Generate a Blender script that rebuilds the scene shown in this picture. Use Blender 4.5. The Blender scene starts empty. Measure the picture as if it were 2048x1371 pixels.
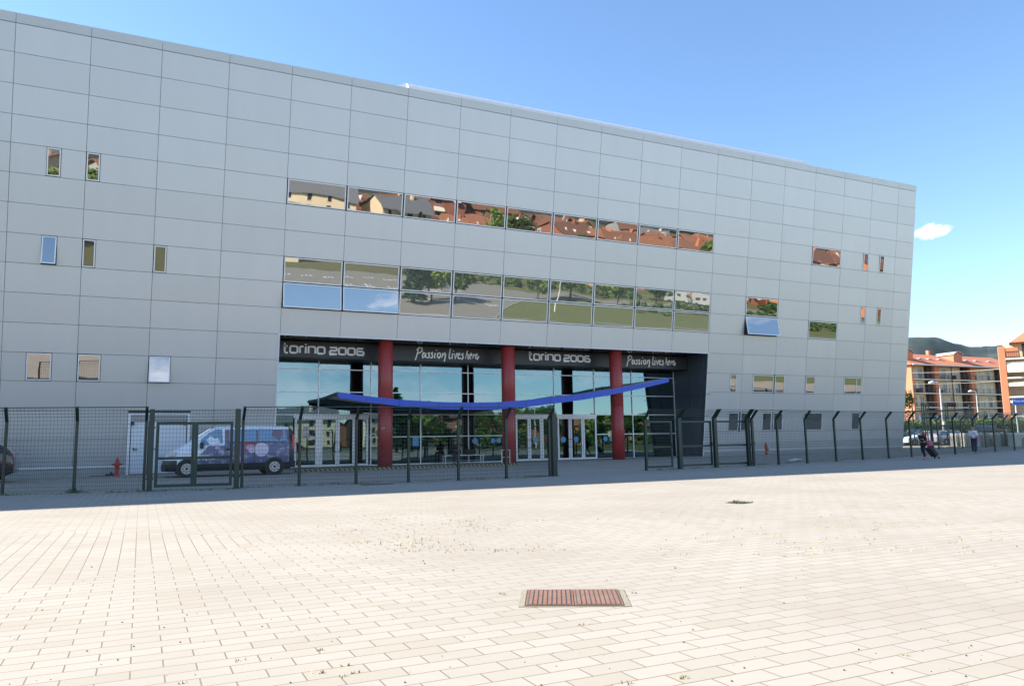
import bpy, bmesh, math, random
from mathutils import Vector, Matrix, noise
R = math.radians
rnd = random.Random(7)
sc = bpy.context.scene
col = sc.collection

# ------------------------------------------------------------------ camera
CZ = 1.4025
RV = Vector((0.90101114, -0.43348358, -0.01645916))
UV = Vector((-0.04080707, -0.12247079, 0.99163284))
WV = Vector((0.43187232, 0.89280059, 0.12803674))
cd = bpy.data.cameras.new('camera'); cam = bpy.data.objects.new('camera', cd); col.objects.link(cam)
cam.matrix_world = Matrix(((RV.x, UV.x, -WV.x, 0), (RV.y, UV.y, -WV.y, 0), (RV.z, UV.z, -WV.z, CZ), (0, 0, 0, 1)))
cd.sensor_width = 36; cd.lens = 36 * 1530 / 2048; cd.clip_end = 6000; cd.clip_start = 0.05
sc.camera = cam

# ------------------------------------------------------------------ world, sun, exposure
SUN_AZ, SUN_EL = 55.0, 33.6            # degrees left of the facade normal (behind the hall), elevation
w = bpy.data.worlds.new('World'); sc.world = w; w.use_nodes = True
nt = w.node_tree; N = nt.nodes; L = nt.links
bg = N['Background']
sky = N.new('ShaderNodeTexSky'); sky.sky_type = 'NISHITA'; sky.sun_disc = False
sky.sun_elevation = R(SUN_EL); sky.sun_rotation = R(-SUN_AZ)
sky.air_density = 1.0; sky.dust_density = 0.0; sky.ozone_density = 3.2; sky.altitude = 400
tc = N.new('ShaderNodeTexCoord'); sep = N.new('ShaderNodeSeparateXYZ'); L.new(tc.outputs['Generated'], sep.inputs[0])
def wm(op, a, b=None, c=None, cl=False):
    n = N.new('ShaderNodeMath'); n.operation = op; n.use_clamp = cl
    for i, v in enumerate((a, b, c)):
        if v is None: continue
        if isinstance(v, (int, float)): n.inputs[i].default_value = v
        else: L.new(v, n.inputs[i])
    return n.outputs[0]
# fair weather clouds: a loose bank low in the southern half, one small puff in the east
mp = N.new('ShaderNodeMapping'); mp.inputs['Scale'].default_value = (1, 1, 2.6); L.new(tc.outputs['Generated'], mp.inputs[0])
nz = N.new('ShaderNodeTexNoise'); nz.inputs['Scale'].default_value = 5.5; nz.inputs['Detail'].default_value = 7; nz.inputs['Roughness'].default_value = 0.6
L.new(mp.outputs[0], nz.inputs['Vector'])
south = wm('MULTIPLY', wm('SUBTRACT', -0.15, sep.outputs['Y'], cl=True), 3.0, cl=True)
low = wm('MULTIPLY', wm('SUBTRACT', 0.42, sep.outputs['Z'], cl=True), 4.0, cl=True)
bank = wm('MULTIPLY', wm('MULTIPLY', wm('SUBTRACT', nz.outputs['Fac'], 0.49), 7.0, cl=True), wm('MULTIPLY', south, low))
def puff(px, py, sx, sz, amp=1.0):
    d = (WV + RV * ((px - 1024) / 1530) - UV * ((py - 685.5) / 1530)).normalized()
    e = wm('SUBTRACT', sep.outputs['Z'], d.z); a = wm('SUBTRACT', sep.outputs['X'], d.x)
    r = wm('ADD', wm('POWER', wm('ABSOLUTE', wm('DIVIDE', a, sx)), 2.0), wm('POWER', wm('ABSOLUTE', wm('DIVIDE', e, sz)), 2.0))
    n2 = N.new('ShaderNodeTexNoise'); n2.inputs['Scale'].default_value = 75; n2.inputs['Detail'].default_value = 6; n2.inputs['Roughness'].default_value = 0.62
    L.new(tc.outputs['Generated'], n2.inputs['Vector'])
    v = wm('SUBTRACT', wm('MULTIPLY', n2.outputs['Fac'], 2.2), r)
    v = wm('MULTIPLY', wm('SUBTRACT', v, 0.30), 0.9 * amp, cl=True)
    return wm('MULTIPLY', v, wm('GREATER_THAN', sep.outputs['Y'], 0.0))
pf = wm('MAXIMUM', puff(1866, 462, 0.0125, 0.0100), bank)
hs_ = N.new('ShaderNodeHueSaturation'); hs_.inputs['Saturation'].default_value = 1.03; L.new(sky.outputs[0], hs_.inputs['Color'])
mixc = N.new('ShaderNodeMix'); mixc.data_type = 'RGBA'; L.new(pf, mixc.inputs['Factor'])
L.new(hs_.outputs[0], mixc.inputs['A']); mixc.inputs['B'].default_value = (9.0, 9.2, 9.8, 1)
L.new(mixc.outputs['Result'], bg.inputs['Color']); bg.inputs['Strength'].default_value = 0.109
sd = bpy.data.lights.new('sun', 'SUN'); sd.energy = 4.9; sd.angle = R(0.5); sd.color = (1.0, 0.95, 0.87)
so = bpy.data.objects.new('sun', sd); col.objects.link(so)
sv = Vector((-math.sin(R(SUN_AZ)) * math.cos(R(SUN_EL)), math.cos(R(SUN_AZ)) * math.cos(R(SUN_EL)), math.sin(R(SUN_EL))))
so.rotation_euler = sv.to_track_quat('Z', 'Y').to_euler()
sc.view_settings.view_transform = 'Standard'; sc.view_settings.look = 'None'
sc.view_settings.exposure = 1.45; sc.view_settings.gamma = 1.0
sc.cycles.max_bounces = 8; sc.cycles.transparent_max_bounces = 12
sc.cycles.use_denoising = True
sc.cycles.sample_clamp_indirect = 8

# ------------------------------------------------------------------ helpers
def gz(x, y):
    t = min(1, max(0, (y - 19) / 24)); return t * (0.085 + 0.22 * min(1.6, max(0, (x - 17) / 45)))
def ray(u, v): return WV + RV * ((u - 1024) / 1530) - UV * ((v - 685.5) / 1530)
def gnd(u, v):
    d = ray(u, v); z = 0
    for _ in range(25):
        t = (z - CZ) / d.z; p = Vector((0, 0, CZ)) + d * t; z = gz(p.x, p.y)
    return p
def aty(u, v, y):
    d = ray(u, v); return Vector((0, 0, CZ)) + d * (y / d.y)
def atd(u, v, D):                       # point at forward distance D
    return Vector((0, 0, CZ)) + ray(u, v) * D

class MB:
    def __init__(s): s.v = []; s.f = []; s.m = []
    def add(s, vs, fs, mi=0):
        o = len(s.v); s.v += [tuple(p) for p in vs]; s.f += [tuple(o + i for i in f) for f in fs]; s.m += [mi] * len(fs); return s
    def quad(s, a, b, c, d, mi=0): return s.add((a, b, c, d), ((0, 1, 2, 3),), mi)
    def hexa(s, p, mi=0):               # 8 points: bottom ring 0-3, top ring 4-7
        return s.add(p, ((3, 2, 1, 0), (4, 5, 6, 7), (0, 1, 5, 4), (1, 2, 6, 5), (2, 3, 7, 6), (3, 0, 4, 7)), mi)
    def box(s, c, d, rz=0, mi=0):
        x, y, z = c; a, b, h = d[0] / 2, d[1] / 2, d[2] / 2; cs, sn = math.cos(rz), math.sin(rz)
        p = [(x + cs * i * a - sn * j * b, y + sn * i * a + cs * j * b, z + k * h) for k in (-1, 1) for i, j in ((-1, -1), (1, -1), (1, 1), (-1, 1))]
        return s.hexa(p, mi)
    def b2(s, lo, hi, mi=0):
        return s.box([(a + b) / 2 for a, b in zip(lo, hi)], [abs(b - a) for a, b in zip(lo, hi)], 0, mi)
    def bar(s, p, q, wd, h, mi=0, up=(0, 0, 1)):
        p = Vector(p); q = Vector(q); d = (q - p).normalized(); u = Vector(up)
        if abs(d.dot(u)) > 0.98: u = Vector((0, 1, 0))
        a = d.cross(u).normalized(); b = a.cross(d).normalized(); a *= wd / 2; b *= h / 2
        return s.hexa([p - a - b, p + a - b, p + a + b, p - a + b, q - a - b, q + a - b, q + a + b, q - a + b], mi)
    def tube(s, pts, r, n=8, mi=0, cap=True):
        pts = [Vector(p) for p in pts]; k = len(pts); rs = r if isinstance(r, (list, tuple)) else [r] * k
        o = len(s.v); up = None
        for i, p in enumerate(pts):
            d = (pts[min(i + 1, k - 1)] - pts[max(i - 1, 0)]).normalized()
            if up is None:
                up = Vector((0, 0, 1)) if abs(d.z) < 0.9 else Vector((1, 0, 0))
            a = d.cross(up).normalized(); b = a.cross(d).normalized(); up = b
            for j in range(n):
                t = 2 * math.pi * j / n; s.v.append(tuple(p + (a * math.cos(t) + b * math.sin(t)) * rs[i]))
        for i in range(k - 1):
            for j in range(n):
                s.f.append((o + i * n + j, o + i * n + (j + 1) % n, o + (i + 1) * n + (j + 1) % n, o + (i + 1) * n + j)); s.m.append(mi)
        if cap:
            s.f.append(tuple(o + j for j in range(n))[::-1]); s.m.append(mi)
            s.f.append(tuple(o + (k - 1) * n + j for j in range(n))); s.m.append(mi)
        return s
    def lathe(s, c, prof, n=16, mi=0):
        return s.tube([(c[0], c[1], c[2] + z) for r, z in prof], [r for r, z in prof], n, mi)
    def prism(s, poly, axis, a0, a1, mi=0):
        # poly: 2D points; axis 'y' -> (x,z), 'x' -> (y,z), 'z' -> (x,y)
        def P(p, a):
            return {'y': (p[0], a, p[1]), 'x': (a, p[0], p[1]), 'z': (p[0], p[1], a)}[axis]
        n = len(poly); vs = [P(p, a0) for p in poly] + [P(p, a1) for p in poly]
        fs = [tuple(range(n)), tuple(range(2 * n - 1, n - 1, -1))] + [(i, i + n, (i + 1) % n + n, (i + 1) % n) for i in range(n)]
        return s.add(vs, fs, mi)
    def build(s, name, mat, parent=None, smooth=False, loc=None):
        me = bpy.data.meshes.new(name); me.from_pydata(s.v, [], s.f)
        for m in (mat if isinstance(mat, (list, tuple)) else [mat]): me.materials.append(m)
        if any(s.m): me.polygons.foreach_set('material_index', s.m)
        bm = bmesh.new(); bm.from_mesh(me); bmesh.ops.recalc_face_normals(bm, faces=bm.faces); bm.to_mesh(me); bm.free()
        if smooth: me.polygons.foreach_set('use_smooth', [True] * len(me.polygons))
        o = bpy.data.objects.new(name, me); col.objects.link(o)
        if parent: o.parent = parent
        if loc: o.location = loc
        return o
def tag(o, label=None, cat=None, group=None, kind=None):
    if label: o['label'] = label
    if cat: o['category'] = cat
    if group: o['group'] = group
    if kind: o['kind'] = kind
    return o
def thing(name, label, cat, loc=(0, 0, 0), rz=0, group=None, scale=1):
    o = bpy.data.objects.new(name, None); col.objects.link(o); o.location = loc; o.rotation_euler = (0, 0, rz); o.scale = (scale,) * 3
    o.empty_display_size = 0.2
    return tag(o, label, cat, group)
def copy_tree(o, parent=None):
    c = o.copy(); col.objects.link(c); c.parent = parent
    for ch in [k for k in bpy.data.objects if k.parent == o]: copy_tree(ch, c)
    return c
def bevel(o, wd=0.02, seg=2):
    m = o.modifiers.new('bevel', 'BEVEL'); m.width = wd; m.segments = seg; m.limit_method = 'ANGLE'; return o

# ------------------------------------------------------------------ materials
def mat(name, rgb, rough=0.6, metal=0.0, var=0.0, vscale=3.0, bump=0.0, bscale=40.0, spec=0.5, coat=0.0, detail=4):
    m = bpy.data.materials.new(name); m.use_nodes = True; n = m.node_tree.nodes; l = m.node_tree.links; b = n['Principled BSDF']
    b.inputs['Base Color'].default_value = (*rgb, 1); b.inputs['Roughness'].default_value = rough; b.inputs['Metallic'].default_value = metal
    b.inputs['Specular IOR Level'].default_value = spec; b.inputs['Coat Weight'].default_value = coat
    t = n.new('ShaderNodeTexCoord')
    if var > 0:
        z = n.new('ShaderNodeTexNoise'); z.inputs['Scale'].default_value = vscale; z.inputs['Detail'].default_value = detail; l.new(t.outputs['Object'], z.inputs['Vector'])
        x = n.new('ShaderNodeMix'); x.data_type = 'RGBA'; l.new(z.outputs['Fac'], x.inputs['Factor'])
        x.inputs['A'].default_value = (*[c * (1 - var) for c in rgb], 1); x.inputs['B'].default_value = (*[min(1, c * (1 + var)) for c in rgb], 1)
        l.new(x.outputs['Result'], b.inputs['Base Color'])
    if bump > 0:
        z = n.new('ShaderNodeTexNoise'); z.inputs['Scale'].default_value = bscale; z.inputs['Detail'].default_value = 3; l.new(t.outputs['Object'], z.inputs['Vector'])
        p = n.new('ShaderNodeBump'); p.inputs['Strength'].default_value = bump; p.inputs['Distance'].default_value = 0.02
        l.new(z.outputs['Fac'], p.inputs['Height']); l.new(p.outputs[0], b.inputs['Normal'])
    return m
class NT:                                # tiny node builder
    def __init__(s, name):
        s.m = bpy.data.materials.new(name); s.m.use_nodes = True; s.n = s.m.node_tree.nodes; s.l = s.m.node_tree.links; s.b = s.n['Principled BSDF']
        s.tc = s.n.new('ShaderNodeTexCoord')
    def link(s, a, b): s.l.new(a, b)
    def put(s, sock, v):
        if isinstance(v, (int, float)): sock.default_value = v
        elif isinstance(v, (tuple, list)): sock.default_value = (*v, 1) if len(v) == 3 and sock.type == 'RGBA' else v
        else: s.l.new(v, sock)
    def math(s, op, a, b=None, cl=False):
        n = s.n.new('ShaderNodeMath'); n.operation = op; n.use_clamp = cl; s.put(n.inputs[0], a)
        if b is not None: s.put(n.inputs[1], b)
        return n.outputs[0]
    def mix(s, f, a, b):
        n = s.n.new('ShaderNodeMix'); n.data_type = 'RGBA'; s.put(n.inputs['Factor'], f); s.put(n.inputs['A'], a); s.put(n.inputs['B'], b); return n.outputs['Result']
    def noise(s, scale, detail=4, vec=None, rough=0.5, sc3=None):
        v = vec or s.tc.outputs['Object']
        if sc3:
            mpn = s.n.new('ShaderNodeMapping'); mpn.inputs['Scale'].default_value = sc3; s.l.new(v, mpn.inputs[0]); v = mpn.outputs[0]
        n = s.n.new('ShaderNodeTexNoise'); n.inputs['Scale'].default_value = scale; n.inputs['Detail'].default_value = detail; n.inputs['Roughness'].default_value = rough
        s.l.new(v, n.inputs['Vector']); return n.outputs['Fac']
    def xyz(s):
        n = s.n.new('ShaderNodeSeparateXYZ'); s.l.new(s.tc.outputs['Object'], n.inputs[0]); return n.outputs
    def bump(s, h, st=0.3, dist=0.01):
        n = s.n.new('ShaderNodeBump'); n.inputs['Strength'].default_value = st; n.inputs['Distance'].default_value = dist; s.l.new(h, n.inputs['Height']); s.l.new(n.outputs[0], s.b.inputs['Normal'])
    def done(s, colr, rough=0.6, metal=0.0, spec=0.5):
        s.put(s.b.inputs['Base Color'], colr); s.put(s.b.inputs['Roughness'], rough); s.b.inputs['Metallic'].default_value = metal; s.b.inputs['Specular IOR Level'].default_value = spec
        return s.m

def paving():
    t = NT('concrete_pavers'); x, y, z = t.xyz()
    sw_ = t.n.new('ShaderNodeCombineXYZ'); t.l.new(y, sw_.inputs[0]); t.l.new(x, sw_.inputs[1])
    def brick(vec, c1, c2, cm, ms=0.005):
        n = t.n.new('ShaderNodeTexBrick'); n.offset = 0.5; n.offset_frequency = 2; t.l.new(vec, n.inputs['Vector'])
        n.inputs['Scale'].default_value = 1; n.inputs['Brick Width'].default_value = 0.386; n.inputs['Row Height'].default_value = 0.188
        n.inputs['Mortar Size'].default_value = ms; n.inputs['Mortar Smooth'].default_value = 0.3; n.inputs['Bias'].default_value = -0.45
        for k, c in (('Color1', c1), ('Color2', c2), ('Mortar', cm)): n.inputs[k].default_value = (*c, 1)
        return n
    c1, c2, cm = (0.390, 0.350, 0.290), (0.335, 0.288, 0.222), (0.19, 0.145, 0.10)
    A = brick(t.tc.outputs['Object'], c1, c2, cm, 0.0055); B = brick(sw_.outputs[0], c1, c2, cm, 0.006)
    # stack-bond diamonds laid into the running bond
    xs = t.math('PINGPONG', t.math('ADD', x, 1.2), 4.8)
    half = t.math('SUBTRACT', 3.2, t.math('MULTIPLY', xs, 0.95))
    dy = t.math('PINGPONG', t.math('SUBTRACT', y, 12.4), 7.2)
    ins = t.math('GREATER_THAN', half, dy)
    c = t.mix(ins, A.outputs['Color'], B.outputs['Color']); fac = t.mix(ins, A.outputs['Fac'], B.outputs['Fac'])
    big = t.noise(0.35, 5); c = t.mix(t.math('MULTIPLY', t.math('SUBTRACT', big, 0.42, True), 2.0, True), c, (0.30, 0.255, 0.205))
    grain = t.noise(160, 3); c = t.mix(t.math('MULTIPLY', t.math('SUBTRACT', grain, 0.47, True), 2.0, True), c, (0.30, 0.26, 0.22))
    st = t.noise(2.6, 6, rough=0.7); c = t.mix(t.math('MULTIPLY', t.math('SUBTRACT', st, 0.62, True), 3.0, True), c, (0.30, 0.255, 0.2))
    h = t.math('SUBTRACT', t.math('MULTIPLY', grain, 0.35), fac)
    t.bump(h, 0.5, 0.006)
    return t.done(c, 0.9, spec=0.2)
M = {}
M['pave'] = paving()
def ground_mat(name, a, b, sc1, sc2=60, rough=0.95):
    t = NT(name); c = t.mix(t.noise(sc1, 6), a, b); g = t.noise(sc2, 3); c = t.mix(t.math('MULTIPLY', g, 0.5), c, tuple(k * 0.55 for k in a)); t.bump(g, 0.5, 0.02)
    return t.done(c, rough, spec=0.2)
M['lot'] = ground_mat('bleached_asphalt', (0.24, 0.225, 0.19), (0.31, 0.29, 0.245), 0.4, 30)
M['asphalt'] = ground_mat('old_asphalt', (0.15, 0.14, 0.125), (0.21, 0.195, 0.17), 0.4, 30)
M['earth'] = ground_mat('dry_grass_ground', (0.11, 0.12, 0.045), (0.17, 0.15, 0.07), 0.05, 1.5)
M['lawn'] = ground_mat('mown_lawn', (0.12, 0.15, 0.045), (0.20, 0.20, 0.08), 0.15, 6)
M['wood'] = ground_mat('wooded_slope', (0.032, 0.050, 0.050), (0.085, 0.105, 0.095), 0.018, 0.06)  # distance haze is mixed into these greyed, bluish greens
M['sidewalk'] = ground_mat('pale_sidewalk', (0.36, 0.33, 0.28), (0.44, 0.40, 0.34), 0.5, 20)

def clad():
    t = NT('satin_aluminium_cladding'); n1 = t.noise(0.05, 2)
    info = t.n.new('ShaderNodeAttribute'); info.attribute_name = 'tone'
    c = t.mix(info.outputs['Fac'], (0.51, 0.515, 0.515), (0.55, 0.555, 0.555)); c = t.mix(t.math('MULTIPLY', t.noise(0.9, 6, sc3=(1.6, 1, 0.25)), 0.55), c, (0.465, 0.472, 0.472))
    t.bump(t.noise(0.7, 3), 0.22, 0.02)
    return t.done(c, 0.42, 0.55)
M['clad'] = clad()
M['joint'] = mat('dark_joint', (0.06, 0.063, 0.066), 0.8)
M['darkclad'] = mat('dark_blue_grey_panel', (0.080, 0.092, 0.115), 0.45, 0.2, var=0.1, vscale=0.8)
M['parapet'] = mat('parapet_sheet', (0.44, 0.45, 0.445), 0.4, 0.5, var=0.06, vscale=0.5)
M['frame'] = mat('anodised_frame', (0.74, 0.75, 0.77), 0.4, 0.25)
M['soffit'] = mat('dark_glossy_soffit', (0.02, 0.021, 0.024), 0.18, 0.0, spec=0.8)
M['band'] = mat('charcoal_sign_band', (0.035, 0.036, 0.042), 0.4, spec=0.4)
M['letter'] = mat('white_sign_letter', (0.95, 0.95, 0.95), 0.5)
M['conc'] = mat('grey_concrete', (0.36, 0.36, 0.35), 0.9, var=0.15, vscale=2, bump=0.3)
M['block'] = mat('pale_concrete', (0.60, 0.585, 0.52), 0.9, var=0.12, vscale=2, bump=0.3)
M['skirt'] = mat('white_skirting', (0.70, 0.70, 0.70), 0.6, var=0.08)
M['black'] = mat('black_plastic', (0.015, 0.015, 0.017), 0.5)
M['rubber'] = mat('tyre_rubber', (0.018, 0.018, 0.018), 0.85)
M['red'] = mat('dull_red_paint', (0.26, 0.030, 0.028), 0.45, var=0.18, vscale=1.2)
t = NT('scuffed_red_paint'); x, y, z = t.xyz(); c = t.mix(t.noise(1.1, 4), (.26, .030, .028), (.37, .048, .040)); c = t.mix(t.math('MULTIPLY', t.math('GREATER_THAN', t.noise(3.2, 4, rough=.7), .69), t.math('LESS_THAN', z, 4.5)), c, (.55, .50, .48)); c = t.mix(t.math('MULTIPLY', t.math('SUBTRACT', .55, z, True), t.noise(4, 4)), c, (.12, .08, .06)); M['colred'] = t.done(c, .42)
M['hydrant'] = mat('hydrant_red', (0.42, 0.035, 0.025), 0.45, var=0.2, vscale=6)
M['blue'] = mat('cobalt_blue_fascia', (0.028, 0.085, 0.50), 0.45)
M['white'] = mat('white_paint', (0.78, 0.78, 0.77), 0.45, var=0.03)
M['roofwhite'] = mat('translucent_roof_sheet', (0.72, 0.73, 0.74), 0.3)
M['green'] = mat('dark_green_coating', (0.006, 0.024, 0.017), 0.4, var=0.25, vscale=3)
M['greenf'] = mat('faded_green_coating', (0.012, 0.036, 0.027), 0.5, var=0.3, vscale=4)
M['wire'] = mat('green_wire', (0.008, 0.030, 0.022), 0.4)
M['rust'] = None

def mirror(name, tint, inner, wav=0.02, fac=None, rough=0.012, sc=0.45):
    m = bpy.data.materials.new(name); m.use_nodes = True; n = m.node_tree.nodes; l = m.node_tree.links; n.clear()
    o = n.new('ShaderNodeOutputMaterial'); g = n.new('ShaderNodeBsdfGlossy'); g.inputs['Color'].default_value = (*tint, 1); g.inputs['Roughness'].default_value = rough
    d = n.new('ShaderNodeBsdfDiffuse') if inner[0] is not None and len(inner) == 3 else n.new('ShaderNodeBsdfTransparent')
    d.inputs['Color'].default_value = (*inner[:3], 1)
    tcn = n.new('ShaderNodeTexCoord'); z = n.new('ShaderNodeTexNoise'); z.inputs['Scale'].default_value = sc; z.inputs['Detail'].default_value = 1.5; l.new(tcn.outputs['Object'], z.inputs['Vector'])
    b = n.new('ShaderNodeBump'); b.inputs['Strength'].default_value = wav; b.inputs['Distance'].default_value = 0.5; l.new(z.outputs['Fac'], b.inputs['Height']); l.new(b.outputs[0], g.inputs['Normal'])
    x = n.new('ShaderNodeMixShader') if fac is not None else n.new('ShaderNodeAddShader')
    if fac is not None:
        f = n.new('ShaderNodeLayerWeight'); f.inputs['Blend'].default_value = 0.35
        mm = n.new('ShaderNodeMath'); mm.operation = 'MULTIPLY_ADD'; l.new(f.outputs['Fresnel'], mm.inputs[0]); mm.inputs[1].default_value = 0.8; mm.inputs[2].default_value = fac; mm.use_clamp = True
        l.new(mm.outputs[0], x.inputs[0]); l.new(d.outputs[0], x.inputs[1]); l.new(g.outputs[0], x.inputs[2])
    else:
        l.new(g.outputs[0], x.inputs[0]); l.new(d.outputs[0], x.inputs[1])
    l.new(x.outputs[0], o.inputs['Surface']); return m
M['pane'] = mirror('solar_mirror_glass', (0.36, 0.35, 0.335), (0.022, 0.022, 0.02), 0.014)
M['pane2'] = mirror('veiled_solar_glass', (0.37, 0.365, 0.35), (0.085, 0.085, 0.070), 0.012)  # pale haze painted in as diffuse colour, washing out the mirrored view
M['glass'] = mirror('teal_tinted_glass', (0.21, 0.30, 0.345), (0.35, 0.6, 0.6, 1), 0.012, fac=0.45)
M['carglass'] = mirror('car_glass', (0.35, 0.4, 0.42), (0.006, 0.008, 0.01), 0.0)
M['skyPane'] = M['pane']

# ------------------------------------------------------------------ the sports hall
TH = 0.15143181; YB = 43.4007; ZB = 0.48422
ST, CT = math.sin(TH), math.cos(TH)
def fp(x, s, n=0.0):                     # point on the leaning facade; n = metres proud of it
    return Vector((x, YB - s * ST - n * CT, ZB + s * CT - n * ST))
XS = [-6.07, -2.96, 0.18, 3.37, 6.55, 9.79, 13.08, 16.34, 19.63, 22.89, 26.17, 29.41, 32.65, 35.85, 39.03, 42.19, 45.31, 48.38, 51.43, 54.5]
SS = [20.98, 19.62, 18.16, 16.74, 15.41, 14.02, 12.62, 11.2, 9.8, 8.41, 6.99, 5.59, 4.23, 2.82, 1.41, 0.0]
GX = [-59.2 + 3.125 * k for k in range(16)] + [-9.2] + XS + [56.6]
SB = -0.60                               # bottom of the wall below row 15
hall = thing('sports_hall', 'huge pale grey panelled sports hall with leaning facade and torino 2006 entrance', 'building', (20, 50, 0))
HL = Vector((20, 50, 0))
def hb(mb, name, m, **k):                # build a part of the hall (world coordinates -> local)
    mb.v = [(a - 20, b - 50, c) for a, b, c in mb.v]; return mb.build(name, m, hall, **k)
# window list: x0, x1, row top, row bottom, open angle, kind
WINS = []
def win(x0, x1, r0, r1, op=0, g=0.0): WINS.append((x0, x1, SS[r0], SS[r1], op))
for k in range(4, 13):
    win(XS[k] + .03, XS[k + 1] - .03, 4, 5)
    win(XS[k] + .03, XS[k + 1] - .03, 7, 8)
    win(XS[k] + .03, XS[k + 1] - .03, 8, 9, 10 if k < 6 else 0)
win(-4.60, -4.00, 4, 5); win(-2.94, -2.34, 4, 5)
win(-4.66, -4.02, 7, 8, 11); win(-2.95, -2.38, 7, 8); win(0.20, 0.80, 7, 8)
win(-5.08, -4.02, 11, 12); win(-2.94, -1.94, 11, 12); win(0.2, 1.2, 11, 12, 14)
win(45.34, 48.36, 4, 5); win(50.85, 51.40, 4, 5); win(52.68, 53.22, 4, 5)
win(39.06, 42.16, 7, 8); win(39.06, 42.16, 8, 9, 17); win(45.34, 48.36, 8, 9); win(50.85, 51.40, 7, 8); win(52.68, 53.22, 7, 8)
win(37.94, 38.58, 11, 12); win(40.1, 42.12, 11, 12); win(42.22, 43.21, 11, 12); win(45.34, 46.32, 11, 12); win(49.4, 51.38, 11, 12); win(51.47, 50.84, 11, 12)
win(37.94, 38.95, 13, 14); win(39.1, 40.1, 13, 14); win(41.16, 42.1, 13, 14); win(42.26, 43.21, 13, 14); win(45.31, 47.29, 13, 14); win(50.43, 51.38, 13, 14)
# cladding: one tray per cell, cut round the windows
cl = MB(); tones = []
gap = 0.009
def tray(x0, x1, s0, s1):                # s0 top, s1 bottom
    if x1 - x0 < 0.06: return
    a, b, c, d = x0 + gap, x1 - gap, s1 + gap, s0 - gap
    e0, e1, e2 = (rnd.uniform(-.003, .003) for _ in range(3))
    cl.hexa([fp(a, c, -0.02), fp(b, c, -0.02), fp(b, d, -0.02), fp(a, d, -0.02), fp(a, c, 0.03 + e0), fp(b, c, 0.03 + e1), fp(b, d, 0.03 + e2), fp(a, d, 0.03 + e0 + e2 - e1)])
    tv = rnd.random(); tones.extend([tv] * 6)
for i in range(len(GX) - 1):
    for j in range(15):
        x0, x1, s0, s1 = GX[i], GX[i + 1], SS[j], SS[j + 1]
        if j >= 10 and 6.5 < x0 + .01 and x1 < 35.9: continue          # the entrance opening
        cuts = sorted([(w_[0], w_[1]) for w_ in WINS if abs(w_[2] - s0) < .01 and w_[0] < x1 - .05 and w_[1] > x0 + .05])
        x = x0
        if -0.7 < x0 and x0 < 0.3 and j >= 13 and x0 > 0: cuts = [(x0, 2.25)]
        if x1 == 0.18 and j >= 13: cuts = [(-0.62, x1)]
        for a, b in cuts: tray(x, max(x, a), s0, s1) if a - x > .08 else None; x = b
        if x1 - x > .08: tray(x, x1, s0, s1)
o = hb(cl, 'cladding', M['clad'])
at = o.data.attributes.new('tone', 'FLOAT', 'FACE'); at.data.foreach_set('value', tones)
# parapet coping
pp = MB()
for i in range(len(GX) - 1):
    a, b = GX[i] + .008, GX[i + 1] - .008
    pp.hexa([fp(a, SS[0] + .015, -.4), fp(b, SS[0] + .015, -.4), fp(b, SS[0] + .015, .045), fp(a, SS[0] + .015, .045), fp(a, 21.46, -.4), fp(b, 21.46, -.4), fp(b, 21.46, .045), fp(a, 21.46, .045)])
hb(pp, 'parapet', M['parapet'])
# structural shell behind the trays (slab with entrance hole), roof, side and back walls
sh = MB()
def slab(x0, x1, s0, s1, n0=-0.03, n1=-0.35):
    sh.hexa([fp(x0, s1, n1), fp(x1, s1, n1), fp(x1, s0, n1), fp(x0, s0, n1), fp(x0, s1, n0), fp(x1, s1, n0), fp(x1, s0, n0), fp(x0, s0, n0)])
slab(GX[0], 56.55, 21.40, SS[10]); slab(GX[0], 6.55, SS[10] - .002, SB + .05); slab(35.85, 56.55, SS[10] - .002, SB + .05)
hb(sh, 'backing_wall', M['joint'])
bd = MB()
roofz = 20.9
pr = [(YB + .2, -0.1), (50.8, -0.1), (50.8, roofz), (fp(0, 20.7, -.36).y, roofz)]
def wallx(x, t, m=0): bd.prism([(YB + .42, -0.1), (50.8, -0.1), (50.8, roofz), (fp(0, 20.7, -.40).y, roofz)], 'x', x, x + t, m)
wallx(56.25, 0.33); wallx(GX[0], 0.3)
bd.b2((GX[0] + .3, 50.5, -.1), (56.25, 50.8, roofz - .3)); bd.b2((GX[0] + .3, fp(0, 20.7, -.45).y + .1, roofz - .3), (56.25, 50.8, roofz))
hb(bd, 'side_and_rear_walls', M['clad'])
for a, b in ((GX[0], 6.5), (35.9, 56.6)):
    if a < 0:
        segs = ((a, -0.62), (2.25, b))
    else: segs = ((a, b),)
    for p, q in segs:
        sk = MB(); sk.hexa([fp(p, SB, -.03), fp(q, SB, -.03), fp(q, 0.0, -.03), fp(p, 0.0, -.03), fp(p, SB, .012), fp(q, SB, .012), fp(q, 0.0, .012), fp(p, 0.0, .012)])
        sk.hexa([fp(p, 0.0, .012), fp(q, 0.0, .012), fp(q, 0.07, .012), fp(p, 0.07, .012), fp(p, 0.0, .055), fp(q, 0.0, .055), fp(q, 0.07, .055), fp(p, 0.07, .055)], 1)
        hb(sk, 'plinth', [M['conc'], M['skirt']])
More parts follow.
